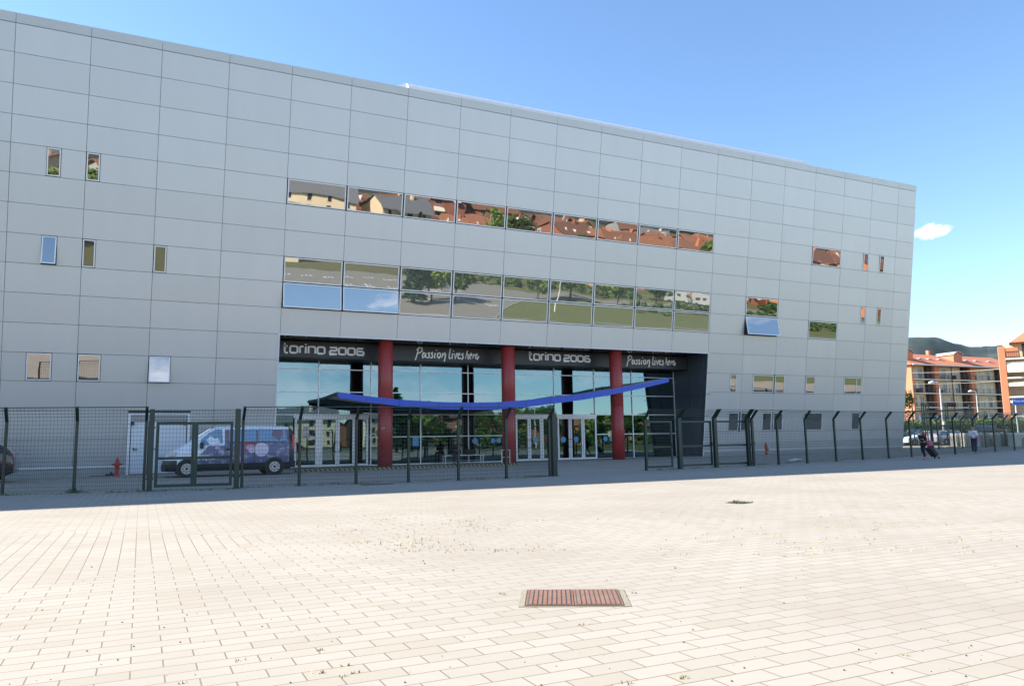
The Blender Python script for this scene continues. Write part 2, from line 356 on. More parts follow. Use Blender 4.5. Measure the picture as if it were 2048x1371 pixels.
# roof monitor: a long white translucent rooflight with ribs
rl = MB(); ry, rx0, rx1 = 43.2, 13.75, 47.8
rl.prism([(ry, 20.9), (ry + 6, 20.9), (ry + 6, 23.72), (ry + 0.35, 23.72), (ry, 23.4)], 'x', rx0 + .3, rx1)
rl.hexa([(rx0, ry + .4, 20.9), (rx0 + .3, ry, 20.9), (rx0 + .3, ry + 6, 20.9), (rx0, ry + 5, 20.9), (rx0 - .5, ry + .8, 23.5), (rx0 + .3, ry + .3, 23.72), (rx0 + .3, ry + 6, 23.72), (rx0, ry + 5, 23.6)])
o = hb(rl, 'rooflight', M['roofwhite'])
for k in range(11):
    r_ = MB(); x = rx0 + .45 + k * (rx1 - rx0 - .6) / 10; r_.b2((x - .03, ry - .10, 20.95), (x + .03, ry + .02, 23.22)); hb(r_, 'rooflight_rib', M['parapet'])
# windows
for x0, x1, s0, s1, op in WINS:
    g = .045
    a, b, c, d = x0 + g * .4, x1 - g * .4, s1 + g * .7, s0 - g * .7
    lean = (.026 if abs(s0 - SS[4]) < .01 else 0) + rnd.uniform(-.0015, .0015); yaw = rnd.uniform(-.0015, .0015)
    def T(x, s, n):                       # sash tilts outwards about its top edge
        if not op: return fp(x, s, n + lean * (s - c) + yaw * (x - a))
        t = d - s; an = R(op); return fp(x, d - t * math.cos(an) - 0 * n, n * math.cos(an) + t * math.sin(an))
    fr = MB(); fw = .05
    def rail(xa, xb, sa, sb, n0, n1):
        fr.hexa([T(xa, sa, n0), T(xb, sa, n0), T(xb, sb, n0), T(xa, sb, n0), T(xa, sa, n1), T(xb, sa, n1), T(xb, sb, n1), T(xa, sb, n1)])
    rail(a, a + fw, c, d, -.01, .05); rail(b - fw, b, c, d, -.01, .05); rail(a + fw, b - fw, c, c + fw, -.01, .05); rail(a + fw, b - fw, d - fw, d, -.01, .05)
    f = hb(fr, 'window', M['frame'])
    pn = MB(); q = .012
    pn.hexa([T(a + fw + .001, c + fw + .001, q), T(b - fw - .001, c + fw + .001, q), T(b - fw - .001, d - fw - .001, q), T(a + fw + .001, d - fw - .001, q), T(a + fw + .001, c + fw + .001, q + .02), T(b - fw - .001, c + fw + .001, q + .02), T(b - fw - .001, d - fw - .001, q + .02), T(a + fw + .001, d - fw - .001, q + .02)])
    pn.v = [(p[0] - 20, p[1] - 50, p[2]) for p in pn.v]; pn.build('pane', M['pane2'] if (SS[9] - .1 < s1 and s0 < SS[7] + .1 and 6 < x0 < 36 and not op) else M['pane'], f)
# entrance recess
GY = 46.3; EZ = 7.39; X0, X1 = 6.55, 35.85
rc = MB()
def jamb(x, t, mb):
    mb.prism([(fp(0, -.5, .0).y, -.02), (GY + .3, -.02), (GY + .3, EZ), (fp(0, SS[10], .0).y, EZ)], 'x', x, x + t)
jb = MB(); jamb(35.86, .28, jb); o = hb(jb, 'right_jamb', M['darkclad'])
js = MB()
for z in (1.5, 3.0, 4.5, 6.0): js.b2((35.846, 42.6 + (0 if z < 4 else -.3), z - .012), (35.862, GY, z + .012))
for y in (44.6,): js.b2((35.845, y - .01, .1), (35.861, y + .01, 7.3))
hb(js, 'jamb_joint', M['joint'])
jb = MB(); jamb(6.26, .28, jb); hb(jb, 'left_jamb', M['darkclad'])
sf = MB(); sf.b2((6.5, fp(0, SS[10]).y + .04, EZ + .002), (35.9, GY + .3, EZ + .2)); hb(sf, 'soffit', M['soffit'])
ed = MB()                                  # bright trim round the opening
ed.hexa([fp(6.46, 6.94, .0), fp(35.94, 6.94, .0), fp(35.94, 7.01, .0), fp(6.46, 7.01, .0), fp(6.46, 6.94, .06), fp(35.94, 6.94, .06), fp(35.94, 7.01, .06), fp(6.46, 7.01, .06)])
for x in (6.48, 35.84):
    ed.hexa([fp(x, SB + .1, .0), fp(x + .06, SB + .1, .0), fp(x + .06, 6.94, .0), fp(x, 6.94, .0), fp(x, SB + .1, .06), fp(x + .06, SB + .1, .06), fp(x + .06, 6.94, .06), fp(x, 6.94, .06)])
hb(ed, 'opening_trim', M['skirt'])
bn = MB(); bn.b2((6.60, 44.6, 6.42), (35.80, 44.72, 7.34)); bn.b2((6.6, 44.72, 6.42), (35.8, GY + .1, 6.47)); hb(bn, 'sign_band', M['band'])
# interior room seen through the glass
rm = MB()
rm.b2((6.5, 50.0, 0), (36.2, 50.2, 7.3)); rm.b2((6.3, GY + .3, 0), (6.55, 50, 7.3)); rm.b2((36.1, GY + .3, 0), (36.3, 50, 7.3)); rm.b2((6.3, GY + .4, 7.3), (36.3, 50.2, 7.4))
rm.b2((6.3, GY + .15, .06), (36.3, 50.2, .12)); rm.b2((8, 48.6, .12), (20, 50, 3.0)); rm.b2((24, 48.9, .12), (31, 50, 2.6))
M['inner'] = mat('dim_interior', (0.40, 0.42, 0.42), 0.7, var=0.3, vscale=.4)
hb(rm, 'foyer', M['inner'])
MX = [6.62, 9.47, 12.67, 15.88, 19.14, 22.35, 25.54, 28.79, 31.98, 35.78]
TZ = [0.12, 1.83, 3.2, 4.56, 5.92, 6.42]
DOORS = [(8.02, 12.55), (22.5, 25.42), (25.68, 28.90)]
fr = MB()
for x in MX:
    if any(a - .05 < x < b + .05 for a, b in DOORS): fr.b2((x - .03, GY - .05, 3.2), (x + .03, GY + .06, 6.42))
    else: fr.b2((x - .03, GY - .05, .1), (x + .03, GY + .06, 6.42))
def hrail(z, a, b): fr.b2((a, GY - .045, z - .03), (b, GY + .055, z + .03))
for z in TZ[2:5]: hrail(z, 6.6, 35.8)
for z in (0.14, 1.83):
    x = 6.6
    for a, b in DOORS: hrail(z, x, a); x = b
    hrail(z, x, 35.8)
hb(fr, 'curtain_wall_frame', M['frame'])
for i in range(len(MX) - 1):
    for j in range(len(TZ) - 1):
        xa, xb = MX[i] + .032, MX[i + 1] - .032
        segs = [(xa, xb)]
        if j < 2:
            for a, b in DOORS:
                ns = []
                for p, q in segs:
                    if b <= p or a >= q: ns.append((p, q)); continue
                    if a > p + .1: ns.append((p, a))
                    if b < q - .1: ns.append((b, q))
                segs = ns
        for p, q in segs:
            g_ = MB(); zz0, zz1 = TZ[j] + .032, TZ[j + 1] - .032; e0, e1, e2 = (rnd.uniform(0, .006) for _ in range(3)); g_.hexa([(p, GY + e0, zz0), (q, GY + e1, zz0), (q, GY + .016, zz0), (p, GY + .016, zz0), (p, GY + e2, zz1), (q, GY + e1 + e2 - e0, zz1), (q, GY + .016, zz1), (p, GY + .016, zz1)]); hb(g_, 'glass_panel', M['glass'])
def leaf(x0, x1, ztop, handle=None):
    f = MB(); z0 = .13
    f.b2((x0, GY - .07, z0), (x0 + .11, GY + .05, ztop)); f.b2((x1 - .11, GY - .07, z0), (x1, GY + .05, ztop)); f.b2((x0 + .11, GY - .07, z0), (x1 - .11, GY + .05, z0 + .12)); f.b2((x0 + .11, GY - .07, ztop - .1), (x1 - .11, GY + .05, ztop))
    d = hb(f, 'glazed_door', M['frame'])
    g_ = MB(); g_.b2((x0 + .112, GY - .01, z0 + .122), (x1 - .112, GY + .01, ztop - .102)); g_.v = [(a - 20, b - 50, c) for a, b, c in g_.v]; g_.build('pane', M['glass'], d)
    if handle:
        h = MB(); hx = x0 + .06 if handle < 0 else x1 - .06; s = -handle * .16
        h.tube([(hx, GY - .05, 1.0), (hx, GY - .13, 1.0), (hx + s, GY - .13, 1.03), (hx + s, GY - .13, 1.5), (hx, GY - .13, 1.53), (hx, GY - .05, 1.53)], .025, 6); h.v = [(a - 20, b - 50, c) for a, b, c in h.v]; h.build('handle', M['black'], d)
dm = MB()
for a, b in DOORS:
    dm.b2((a, GY - .08, 3.02), (b, GY + .05, 3.168))
hb(dm, 'door_head', M['frame'])
dj = MB(); dj.b2((9.43, GY - .06, .12), (9.61, GY + .06, 3.02)); dj.b2((11.65, GY - .05, .12), (11.71, GY + .05, 3.02)); dj.b2((25.41, GY - .06, .12), (25.54, GY + .06, 3.02)); hb(dj, 'door_jamb', M['frame'])
M['decal'] = mat('light_blue_decal', (.10, .34, .60), .5)
for dx_, r_ in ((19.6, .2), (20.9, .17), (21.3, .17), (24.0, .2), (26.2, .2), (27.2, .2), (29.6, .17), (30.1, .17)):
    d_ = MB(); d_.tube([(dx_, GY - .022, 1.5), (dx_, GY - .016, 1.5)], r_, 18); hb(d_, 'window_decal', M['decal'])
d_ = MB(); d_.b2((15.35, GY - .02, 1.25), (15.75, GY - .012, 1.78)); hb(d_, 'window_decal', M['decal'])
leaf(8.10, 9.42, 3.01, -1); leaf(9.62, 10.62, 3.01, 1); leaf(10.64, 11.64, 3.01, -1); leaf(11.72, 12.5, 3.01)
leaf(22.55, 23.53, 3.01, 1); leaf(23.56, 24.48, 3.01, -1); leaf(24.52, 25.4, 3.01)
leaf(25.74, 26.72, 3.01, 1); leaf(26.76, 27.74, 3.01, -1); leaf(27.78, 28.86, 3.01)
# red columns standing in front of the glass, carrying the soffit
for x in (12.62, 20.50, 28.50):
    c_ = MB(); c_.lathe((x, 43.0, 0.02), ((.425, 0), (.425, 3.62), (.418, 3.625), (.418, 3.645), (.425, 3.65), (.425, EZ - .04)), 32); o = hb(c_, 'round_column', M['colred'], smooth=True)
    for p in o.data.polygons: p.use_smooth = abs(p.normal.z) < .5
# blue swooping canopy
cp = MB(); top = []
pts = [(9.7, 4.28), (11.3, 4.08), (13.2, 3.90), (15.6, 3.78), (17.6, 3.76), (19.4, 3.80), (21.3, 3.95), (23.0, 4.14), (25.4, 4.40), (27.6, 4.72), (30.0, 5.13), (32.2, 5.56)]
fy = 42.15
for (xa, za), (xb, zb_) in zip(pts[:-1], pts[1:]):
    ya = yb = fy
    ha = .30 + .14 * math.sin(math.pi * min(1, (xa - 9.2) / 22)); hb_ = .30 + .14 * math.sin(math.pi * min(1, (xb - 9.2) / 22))
    cp.hexa([(xa, ya, za - ha), (xb, yb, zb_ - hb_), (xb, yb + .05, zb_ - hb_), (xa, ya + .05, za - ha), (xa, ya, za), (xb, yb, zb_), (xb, yb + .05, zb_), (xa, ya + .05, za)], 0)
    cp.hexa([(xa, ya + .05, za - .16), (xb, yb + .05, zb_ - .14), (xb, GY - .1, zb_ - .10), (xa, GY - .1, za - .10), (xa, ya + .05, za - .02), (xb, yb + .05, zb_ - .02), (xb, GY - .1, zb_ - .04), (xa, GY - .1, za - .04)], 1)
cp.hexa([(9.62, fy, 4.10), (9.7, fy, 4.10), (9.7, GY - .1, 4.05), (9.62, GY - .1, 4.05), (9.62, fy, 4.28), (9.7, fy, 4.28), (9.7, GY - .1, 4.2), (9.62, GY - .1, 4.2)], 2)
M['canopy_u'] = mat('pale_canopy_lining', (0.82, 0.79, 0.72), 0.7)
cj = MB()
for (xa, za) in pts[1:-1]:
    ha = .30 + .14 * math.sin(math.pi * min(1, (xa - 9.2) / 22)); cj.b2((xa - .012, fy - .004, za - ha + .01), (xa + .012, fy + .002, za - .01))
hb(cj, 'canopy_seam', M['joint'])
hb(cp, 'blue_canopy', [M['blue'], M['canopy_u'], mat('dark_canopy_edge', (0.03, 0.06, 0.05), 0.5)])
# lettering: strokes swept into flat ribbons
def strokes(lines, wd, org, sx, sz, y, name, shear=0.0):
    mb = MB()
    for ln in lines:
        pts = [Vector((org[0] + (px + shear * pz) * sx, y, org[1] + pz * sz)) for px, pz in ln]
        k = len(pts); L_, R_ = [], []
        for i, p in enumerate(pts):
            d = (pts[min(i + 1, k - 1)] - pts[max(i - 1, 0)]); d.y = 0; d.normalize(); nrm = Vector((-d.z, 0, d.x))
            sc_ = 1.0
            if 0 < i < k - 1:
                e = (pts[i] - pts[i - 1]).normalized(); sc_ = 1 / max(.6, abs(Vector((-e.z, 0, e.x)).dot(nrm)))
            L_.append(p + nrm * wd / 2 * sc_); R_.append(p - nrm * wd / 2 * sc_)
        for i in range(k - 1):
            q = [L_[i], L_[i + 1], R_[i + 1], R_[i]]
            mb.hexa([(a.x, y, a.z) for a in q] + [(a.x, y + .03, a.z) for a in q])
    hb(mb, name, M['letter'])
def rr(x0, x1, z0, z1, r=.22):            # rounded rectangle loop
    o_ = []
    for cx, cz, a0 in ((x1 - r, z0 + r, -90), (x1 - r, z1 - r, 0), (x0 + r, z1 - r, 90), (x0 + r, z0 + r, 180)):
        for a in (0, 30, 60, 90): t = R(a0 + a); o_.append((cx + r * math.cos(t), cz + r * math.sin(t)))
    return o_ + o_[:2]
def arc(cx, cz, r, a0, a1, n=4): return [(cx + r * math.cos(R(a0 + (a1 - a0) * i / n)), cz + r * math.sin(R(a0 + (a1 - a0) * i / n))) for i in range(n + 1)]
T6 = []
T6 += [[(.12, 1.42)] + [(.12, .3)] + arc(.38, .24, .26, 180, 270) + [(.62, -.02)], [(-.08, 1.0), (.55, 1.0)]]
T6 += [rr(.95, 2.05, 0, 1.0)]
T6 += [[(2.42, 0), (2.42, .75)] + arc(2.67, .75, .25, 180, 90) + [(3.0, 1.0)]]
T6 += [[(3.32, 0), (3.32, 1.0)], [(3.32, 1.22), (3.32, 1.4)]]
T6 += [[(3.75, 0), (3.75, 1.0), (4.45, 1.0)] + arc(4.55, .75, .25, 90, 0) + [(4.8, 0)]]
T6 += [rr(5.15, 6.25, 0, 1.0)]
T6 += [[(7.05, 1.0), (7.95, 1.0)] + arc(7.95, .76, .24, 90, -90) + [(7.3, .52)] + arc(7.3, .28, .24, 90, 180) + [(7.06, 0), (8.2, 0)]]
T6 += [rr(8.5, 9.6, 0, 1.0), rr(9.95, 11.05, 0, 1.0)]
T6 += [[(12.4, 1.0), (11.65, 1.0)] + arc(11.65, .76, .24, 90, 180) + arc(11.65, .24, .24, 180, 270) + [(12.25, 0)] + arc(12.25, .27, .27, -90, 90) + [(11.42, .54)]]
strokes(T6, .105, (7.12, 6.66), 4.62 / 12.5, .38, 44.56, 'lettering')
strokes(T6, .105, (22.80, 6.74), 4.66 / 12.5, .38, 44.56, 'lettering')
PL = [  # brush script: Passion lives here
 [(0.0, -.45), (.35, .55), (.62, 1.5)], [(.25, 1.25), (.75, 1.72), (1.25, 1.6), (1.3, 1.2), (.9, .85), (.45, .7)],
 [(1.85, .75), (1.55, .85), (1.3, .4), (1.4, .02), (1.7, .25), (1.95, .8), (1.95, .1), (2.15, .05)],
 [(2.7, .95), (2.45, .8), (2.65, .4), (2.5, .05), (2.2, .1)], [(3.3, 1.0), (3.05, .85), (3.25, .42), (3.1, .05), (2.8, .1)],
 [(3.75, .9), (3.55, .1), (3.75, .05)], [(3.95, 1.3), (4.0, 1.42)],
 [(4.5, .95), (4.2, .8), (4.15, .25), (4.4, .05), (4.75, .4), (4.7, .85), (4.5, .95)],
 [(5.2, .95), (4.98, .05), (5.3, .75), (5.6, .95), (5.7, .7), (5.45, -.5)],
 [(6.65, 1.75), (6.5, 1.0), (6.35, .25), (6.5, .0), (6.7, .15)], [(7.05, .95), (6.9, .1), (7.1, .05)], [(7.22, 1.3), (7.28, 1.42)],
 [(7.4, .95), (7.5, .05), (7.95, 1.05)], [(8.1, .5), (8.45, .75), (8.4, 1.0), (8.15, .9), (8.05, .3), (8.3, .05), (8.6, .25)],
 [(9.15, 1.0), (8.9, .85), (9.1, .4), (8.95, .02), (8.65, .05)],
 [(9.95, 1.5), (9.55, .05), (9.8, .65), (10.05, .85), (10.1, .55), (10.05, .1), (10.2, .05)],
 [(10.4, .5), (10.75, .75), (10.7, 1.0), (10.45, .85), (10.38, .3), (10.6, .08)],
 [(11.1, .95), (11.0, .1), (11.2, .7), (11.5, .9)], [(11.55, .5), (11.9, .78), (11.8, 1.0), (11.58, .8), (11.55, .25), (11.85, .1), (12.2, .6)]]
strokes(PL, .075, (14.95, 6.62), 4.25 / 12.2, .37, 44.56, 'lettering', .0)
strokes(PL, .075, (30.45, 6.68), 4.25 / 12.2, .355, 44.56, 'lettering', .0)
# small lights hanging from the soffit before the sign band
# ------------------------------------------------------------------ service door box, left
sd_ = thing('service_doors', 'white double service door in a shallow box behind the green gate', 'door', (0.82, 43.0, .08))
def lp(mb, name, m, t, par=None, **k):
    lx, ly, lz = t.location; mb.v = [(a - lx, b - ly, c - lz) for a, b, c in mb.v]; return mb.build(name, m, par or t, **k)
y_ = 42.95
f = MB(); f.b2((-.62, y_, .09), (-.50, 43.5, 3.15)); f.b2((2.13, y_, .09), (2.25, 43.5, 3.15)); f.b2((-.50, y_, 3.05), (2.13, 43.5, 3.15)); lp(f, 'door_frame', M['skirt'], sd_)
f = MB(); f.b2((-.48, y_ + .02, 2.72), (2.11, y_ + .09, 3.03)); lp(f, 'door_head', mat('grey_box_head', (.30, .29, .28), .6), sd_)
for a, b in ((-.46, .30), (.34, 2.08)):
    f = MB(); f.b2((a, y_ + .03, .12), (b, y_ + .09, 2.70)); d_ = lp(f, 'door_leaf', mat('white_door', (.60, .62, .65), .5), sd_); bevel(d_, .01)
    f = MB(); hx = a + .12; f.b2((hx, y_ - .03, 1.28), (hx + .05, y_ + .03, 1.42)); f.b2((hx, y_ - .05, 1.32), (hx + .22, y_ - .02, 1.36)); lp(f, 'handle', M['black'], sd_, d_)
for x in (-.42, 2.0):
    f = MB(); f.box((x, y_ - .03, 2.62), (.14, .1, .16)); f.box((x + .04, y_ - .1, 2.6), (.08, .08, .08)); lp(f, 'door_closer', M['black'], sd_)

# ------------------------------------------------------------------ ground sheets
def sheet(name, xs, ys, zo, m, zf=None):
    mb = MB(); nx = len(xs)
    mb.v = [(x, y, (zf(x, y) if zf else gz(x, y)) + zo) for y in ys for x in xs]
    mb.f = [(j * nx + i, j * nx + i + 1, (j + 1) * nx + i + 1, (j + 1) * nx + i) for j in range(len(ys) - 1) for i in range(nx - 1)]; mb.m = [0] * len(mb.f)
    return tag(mb.build(name, m), kind='structure')
def rng(a, b, s): n = max(1, round((b - a) / s)); return [a + (b - a) * i / n for i in range(n + 1)]
def gb(x, y):                              # land around: flat, rising into the town behind the camera, hills all round
    z = gz(x, y)
    if y < -105: z += min(1, (-105 - y) / 45) * 1.2 + max(0, (-150 - max(y, -400))) * .012
    if y > 250: z += (y - 250) * .02
    return z
sheet('ground', [-3000, -600, -200, -60] + rng(-40, 120, 8) + [200, 400, 1200, 3500], [-900, -600, -400, -300, -250, -200, -170, -150, -130, -105, -60, -28] + rng(-20, 60, 8) + [80, 150, 250, 600, 1500, 3500], -0.05, M['earth'], gb)
sheet('plaza', rng(-45, 120, 3), [-28, -10, 5] + rng(19, 66, 3), 0.0, M['pave'])
sheet('car_park', rng(20, 66, 12), rng(-104, -28.2, 15), .0, M['lot'])
sheet('service_road', [66, 100, 150, 230], [-104, -80, -60, -46, -36, -28.2], .0, M['lot'])
lw = MB(); lw.add([(52, -30, .03), (230, -30, .03), (230, -62, .03), (150, -70, .03), (104, -72, .03), (84, -68, .03), (70, -58, .03), (60, -44, .03)], [tuple(range(8))]); lw.add([(80, -84, .03), (110, -82, .03), (150, -80, .03), (230, -74, .03), (230, -104, .03), (80, -104, .03)], [tuple(range(6))]); lw.add([(56, -28, .02), (130, -28, .02), (130, 21, .02), (75, 17, .02), (56, 14.5, .02)], [tuple(range(5))]); tag(lw.build('lawn', M['lawn']), kind='structure')
sheet('street', rng(69, 400, 8), rng(46, 78, 8), .006, M['asphalt'])
k_ = MB(); kp = [(52, -30), (60, -44), (70, -58), (84, -68), (104, -72), (150, -70), (230, -62)]
for (xa, ya), (xb, yb) in zip(kp[:-1], kp[1:]): k_.bar((xa, ya, .05), (xb, yb, .05), .3, .16)
tag(k_.build('kerb', M['sidewalk']), kind='structure')
# painted bay marks on the car park
pm = MB()
for k in range(8):
    for r_ in range(3):
        x = 26 + k * 4.6; y = -50 - r_ * 19
        for q in range(3): pm.b2((x + q * 0.9, y, .004), (x + q * 0.9 + .35, y + 2.6, .008))
tag(pm.build('parking_marks', M['white']), kind='structure')

# ------------------------------------------------------------------ hills
def hills(name, pts, depth, D, m, amp, seed):
    mb = MB(); n = 260; rows = 40
    for j in range(rows):
        for i in range(n):
            t = i / (n - 1) * (len(pts) - 1); a = int(min(t, len(pts) - 2)); f_ = t - a; f_ = f_ * f_ * (3 - 2 * f_)
            u = pts[a][0] * (1 - f_) + pts[a + 1][0] * f_; v = pts[a][1] * (1 - f_) + pts[a + 1][1] * f_
            P_ = atd(u, v, D); base = Vector((P_.x, P_.y, 0)); dr = base.normalized(); k = j / (rows - 1)
            q = base - dr * depth * (1 - k); h = P_.z * (math.sin(k * math.pi / 2) ** .8) * (1 + amp * .12 * noise.noise(Vector((u * .01, k * 4, seed))))
            h += amp * (5 * noise.noise(Vector((q.x * .008, q.y * .008, seed))) + 5 * noise.noise(Vector((q.x * .045, q.y * .045, seed)))) * k + amp * 6 * noise.noise(Vector((q.x * .02, q.y * .02, 9))) * k
            mb.v.append((q.x, q.y, h if j else -2))
    for j in range(rows - 1):
        for i in range(n - 1): mb.f.append((j * n + i, j * n + i + 1, (j + 1) * n + i + 1, (j + 1) * n + i)); mb.m.append(0)
    return tag(mb.build(name, m, smooth=True), kind='structure')
hills('far_hills', [(1300, 760), (1600, 720), (1760, 686), (1815, 682), (1850, 687), (1880, 691), (1910, 696), (1940, 700), (1975, 702), (2010, 697), (2048, 694), (2150, 690), (2400, 700)], 700, 1500, M['wood'], 1, 3)

# ------------------------------------------------------------------ foliage
def leafmat(name, a, b, sc_=1.2):
    t = NT(name); c = t.mix(t.noise(sc_, 3), a, b); at_ = t.n.new('ShaderNodeAttribute'); at_.attribute_name = 'tone'
    c = t.mix(at_.outputs['Fac'], c, tuple(min(1, k * 1.6) for k in b)); t.b.inputs['Subsurface Weight'].default_value = 0.0
    return t.done(c, 0.6, spec=0.25)
M['leaf'] = leafmat('broad_leaves', (0.020, 0.050, 0.012), (0.055, 0.10, 0.022))
M['leafy'] = leafmat('light_leaves', (0.05, 0.10, 0.02), (0.12, 0.17, 0.035))
M['conif'] = leafmat('conifer_needles', (0.010, 0.032, 0.018), (0.025, 0.055, 0.025))
M['bark'] = mat('bark', (0.09, 0.07, 0.05), 0.9, var=0.3, vscale=5)
def leaves(mb, tones, c, rx, ry, rz, n, size, seed, shape='ell'):
    r = random.Random(seed)
    clumps = []
    for _ in range(max(6, n // 90)):
        while True:
            p = Vector((r.uniform(-1, 1), r.uniform(-1, 1), r.uniform(-1, 1)))
            if .25 < p.length < 1: break
        clumps.append((p, r.uniform(.22, .42), r.random()))
    for i in range(n):
        if shape == 'cone':
            k = r.random() ** 1.4; a = r.uniform(0, 6.28); tier = 1 - .35 * ((k * 9) % 1); rad = (1 - k) * tier * (r.random() ** .4)
            p = Vector((math.cos(a) * rad, math.sin(a) * rad, k * 2 - 1)); tn = r.random()
        elif shape == 'box':
            p = Vector((r.uniform(-1, 1), r.uniform(-1, 1), r.uniform(-1, 1))); ax = r.randrange(3)
            if r.random() < .8: p[ax] = (1 if r.random() < .7 else -1) * r.uniform(.8, 1.05)
            if noise.noise(Vector((p.x * rx * .5, p.y * 2, p.z * 2 + seed))) > .32: p.z *= .8
            tn = .5 + .5 * noise.noise(Vector((p.x * rx * .7, p.y, p.z * 1.5)))
        else:
            cp_, cr, tn = r.choice(clumps); d = Vector((r.gauss(0, 1), r.gauss(0, 1), r.gauss(0, 1))).normalized() * cr * (r.random() ** .35)
            p = cp_ * .8 + d
        q = Vector((c[0] + p.x * rx, c[1] + p.y * ry, c[2] + p.z * rz)); s = size * r.uniform(.6, 1.4)
        a = Vector((r.gauss(0, 1), r.gauss(0, 1), r.gauss(0, .6))).normalized() * s; b = a.cross(Vector((r.gauss(0, 1), r.gauss(0, 1), r.gauss(0, 1)))).normalized() * s * .6
        mb.quad(q - a, q + b * .8, q + a, q - b); tones.append(max(0, tn + r.uniform(-.2, .2)) * .8)
def setone(o, tones):
    a = o.data.attributes.new('tone', 'FLOAT', 'FACE'); a.data.foreach_set('value', tones)
def tree(name, label, x, y, h, r, m, seed, shape='ell', n=2600, size=.28, group='trees mirrored in the windows', z=None, cat='tree'):
    z = gb(x, y) - .1 if z is None else z
    t = thing(name, label, cat, (x, y, z), group=group)
    rr_ = random.Random(seed); tk = MB(); th_ = h * (.42 if shape == 'ell' else .95)
    tk.tube([(0, 0, 0), (.1, 0, th_ * .5), (0, .1, th_)], [h * .028, h * .02, h * .008], 8)
    if shape == 'ell':
        for k in range(6):
            a = k * 1.05 + rr_.random(); tk.tube([(0, 0, th_ * (.6 + .06 * k)), (math.cos(a) * r * .35, math.sin(a) * r * .35, th_ * 1.1), (math.cos(a) * r * .65, math.sin(a) * r * .65, h * .68)], [h * .012, h * .008, h * .003], 6)
    tk.build('trunk', M['bark'], t, True)
    mb = MB(); tn = []
    if shape == 'cone': leaves(mb, tn, (0, 0, h * .55), r, r, h * .46, n, size, seed, 'cone')
    else: leaves(mb, tn, (0, 0, h * .62), r, r, h * .37, n, size, seed)
    o = mb.build('crown', m, t); setone(o, tn); return t

# ------------------------------------------------------------------ fence along the plaza
def P3(u, v): p = gnd(u, v); return Vector((p.x, p.y, gz(p.x, p.y)))
H1, HB = 2.28, .40                         # elbow height, reach of the cranked head (towards the plaza)
def post(mb, p, wx=.085, wy=.09, tall=H1, head=True, z0=0.0):
    x, y, z = p
    f = .018
    mb.b2((x - wx / 2, y - wy / 2, z + z0), (x + wx / 2, y - wy / 2 + f, z + tall)); mb.b2((x - wx / 2, y + wy / 2 - f, z + z0), (x + wx / 2, y + wy / 2, z + tall)); mb.b2((x - .02, y - wy / 2 + f, z + z0), (x + .02, y + wy / 2 - f, z + tall))
    if head:
        mb.hexa([(x - wx / 2, y - wy / 2, z + tall - .03), (x + wx / 2, y - wy / 2, z + tall - .03), (x + wx / 2, y + wy / 2, z + tall), (x - wx / 2, y + wy / 2, z + tall),
                 (x - wx / 2, y - wy / 2 - HB, z + tall + HB - .03), (x + wx / 2, y - wy / 2 - HB, z + tall + HB - .03), (x + wx / 2, y + wy / 2 - HB, z + tall + HB + .03), (x - wx / 2, y + wy / 2 - HB, z + tall + HB + .03)])
    mb.b2((x - .09, y - .09, z - .02), (x + .09, y + .09, z + .012))
def mesh_bay(a, b, z0=.06, z1=H1, bend=True, dense=1.15, w=.0062):
    mb = MB(); a = Vector(a); b = Vector(b); L_ = (b - a).length; d = (b - a) / L_
    n = max(2, round(L_ / .053))
    for i in range(1, n):
        p = a + d * (L_ * i / n)
        top = z1 if i % 2 == 0 else dense
        if a.z + 0 > 5: top = z1
        mb.bar((p.x, p.y, p.z + z0), (p.x, p.y, p.z + top), w, w)
        if bend and i % 2 == 0: mb.bar((p.x, p.y, p.z + z1), (p.x, p.y - HB, p.z + z1 + HB), w, w)
    k = int((z1 - z0) / .13)
    for j in range(k + 1):
        z = z0 + (z1 - z0) * j / k; mb.bar(a + Vector((0, 0, z)), b + Vector((0, 0, z)), w * 1.25, w * 1.25)
    if bend:
        for q in (.28, .52, .76): mb.bar(a + Vector((0, -HB * q, z1 + HB * q)), b + Vector((0, -HB * q, z1 + HB * q)), w * 1.9, w * 1.9)
        mb.bar(a + Vector((0, -HB, z1 + HB)), b + Vector((0, -HB, z1 + HB)), .03, .03)
    return mb
def run(label, pts, group='green mesh fence runs with cranked posts', skip=()):
    P_ = [P3(*p) if not isinstance(p, Vector) else p for p in pts]
    c = P_[0]; t = thing('mesh_fence', label, 'fence', c, group=group)
    for i, p in enumerate(P_):
        mb = MB(); post(mb, p - c); mb.build('post', M['green'], t)
    for i in range(len(P_) - 1):
        mesh_bay(P_[i] - c, P_[i + 1] - c).build('mesh_panel', M['wire'], t)
    return t
run('green mesh fence run at far left ending at the double gate beside the hydrant', [(-150, 992), (4, 988), (147, 984.5), (287, 980.5)])
run('green mesh fence run between the double gate and the open gap before the entrance', [(483, 974), (598, 971), (712, 967), (817, 963.5), (917, 960), (1013, 956), (1100, 951.5)])
run('long green mesh fence run to the right of the sliding gate', [(1508, 931), (1558, 928.5), (1615, 925.5), (1673, 922), (1726, 918.8), (1778, 916), (1824, 913.5), (1868, 910.5), (1911, 908), (1952, 905), (1991, 902.5), (2030, 899.8), (2072, 897)])
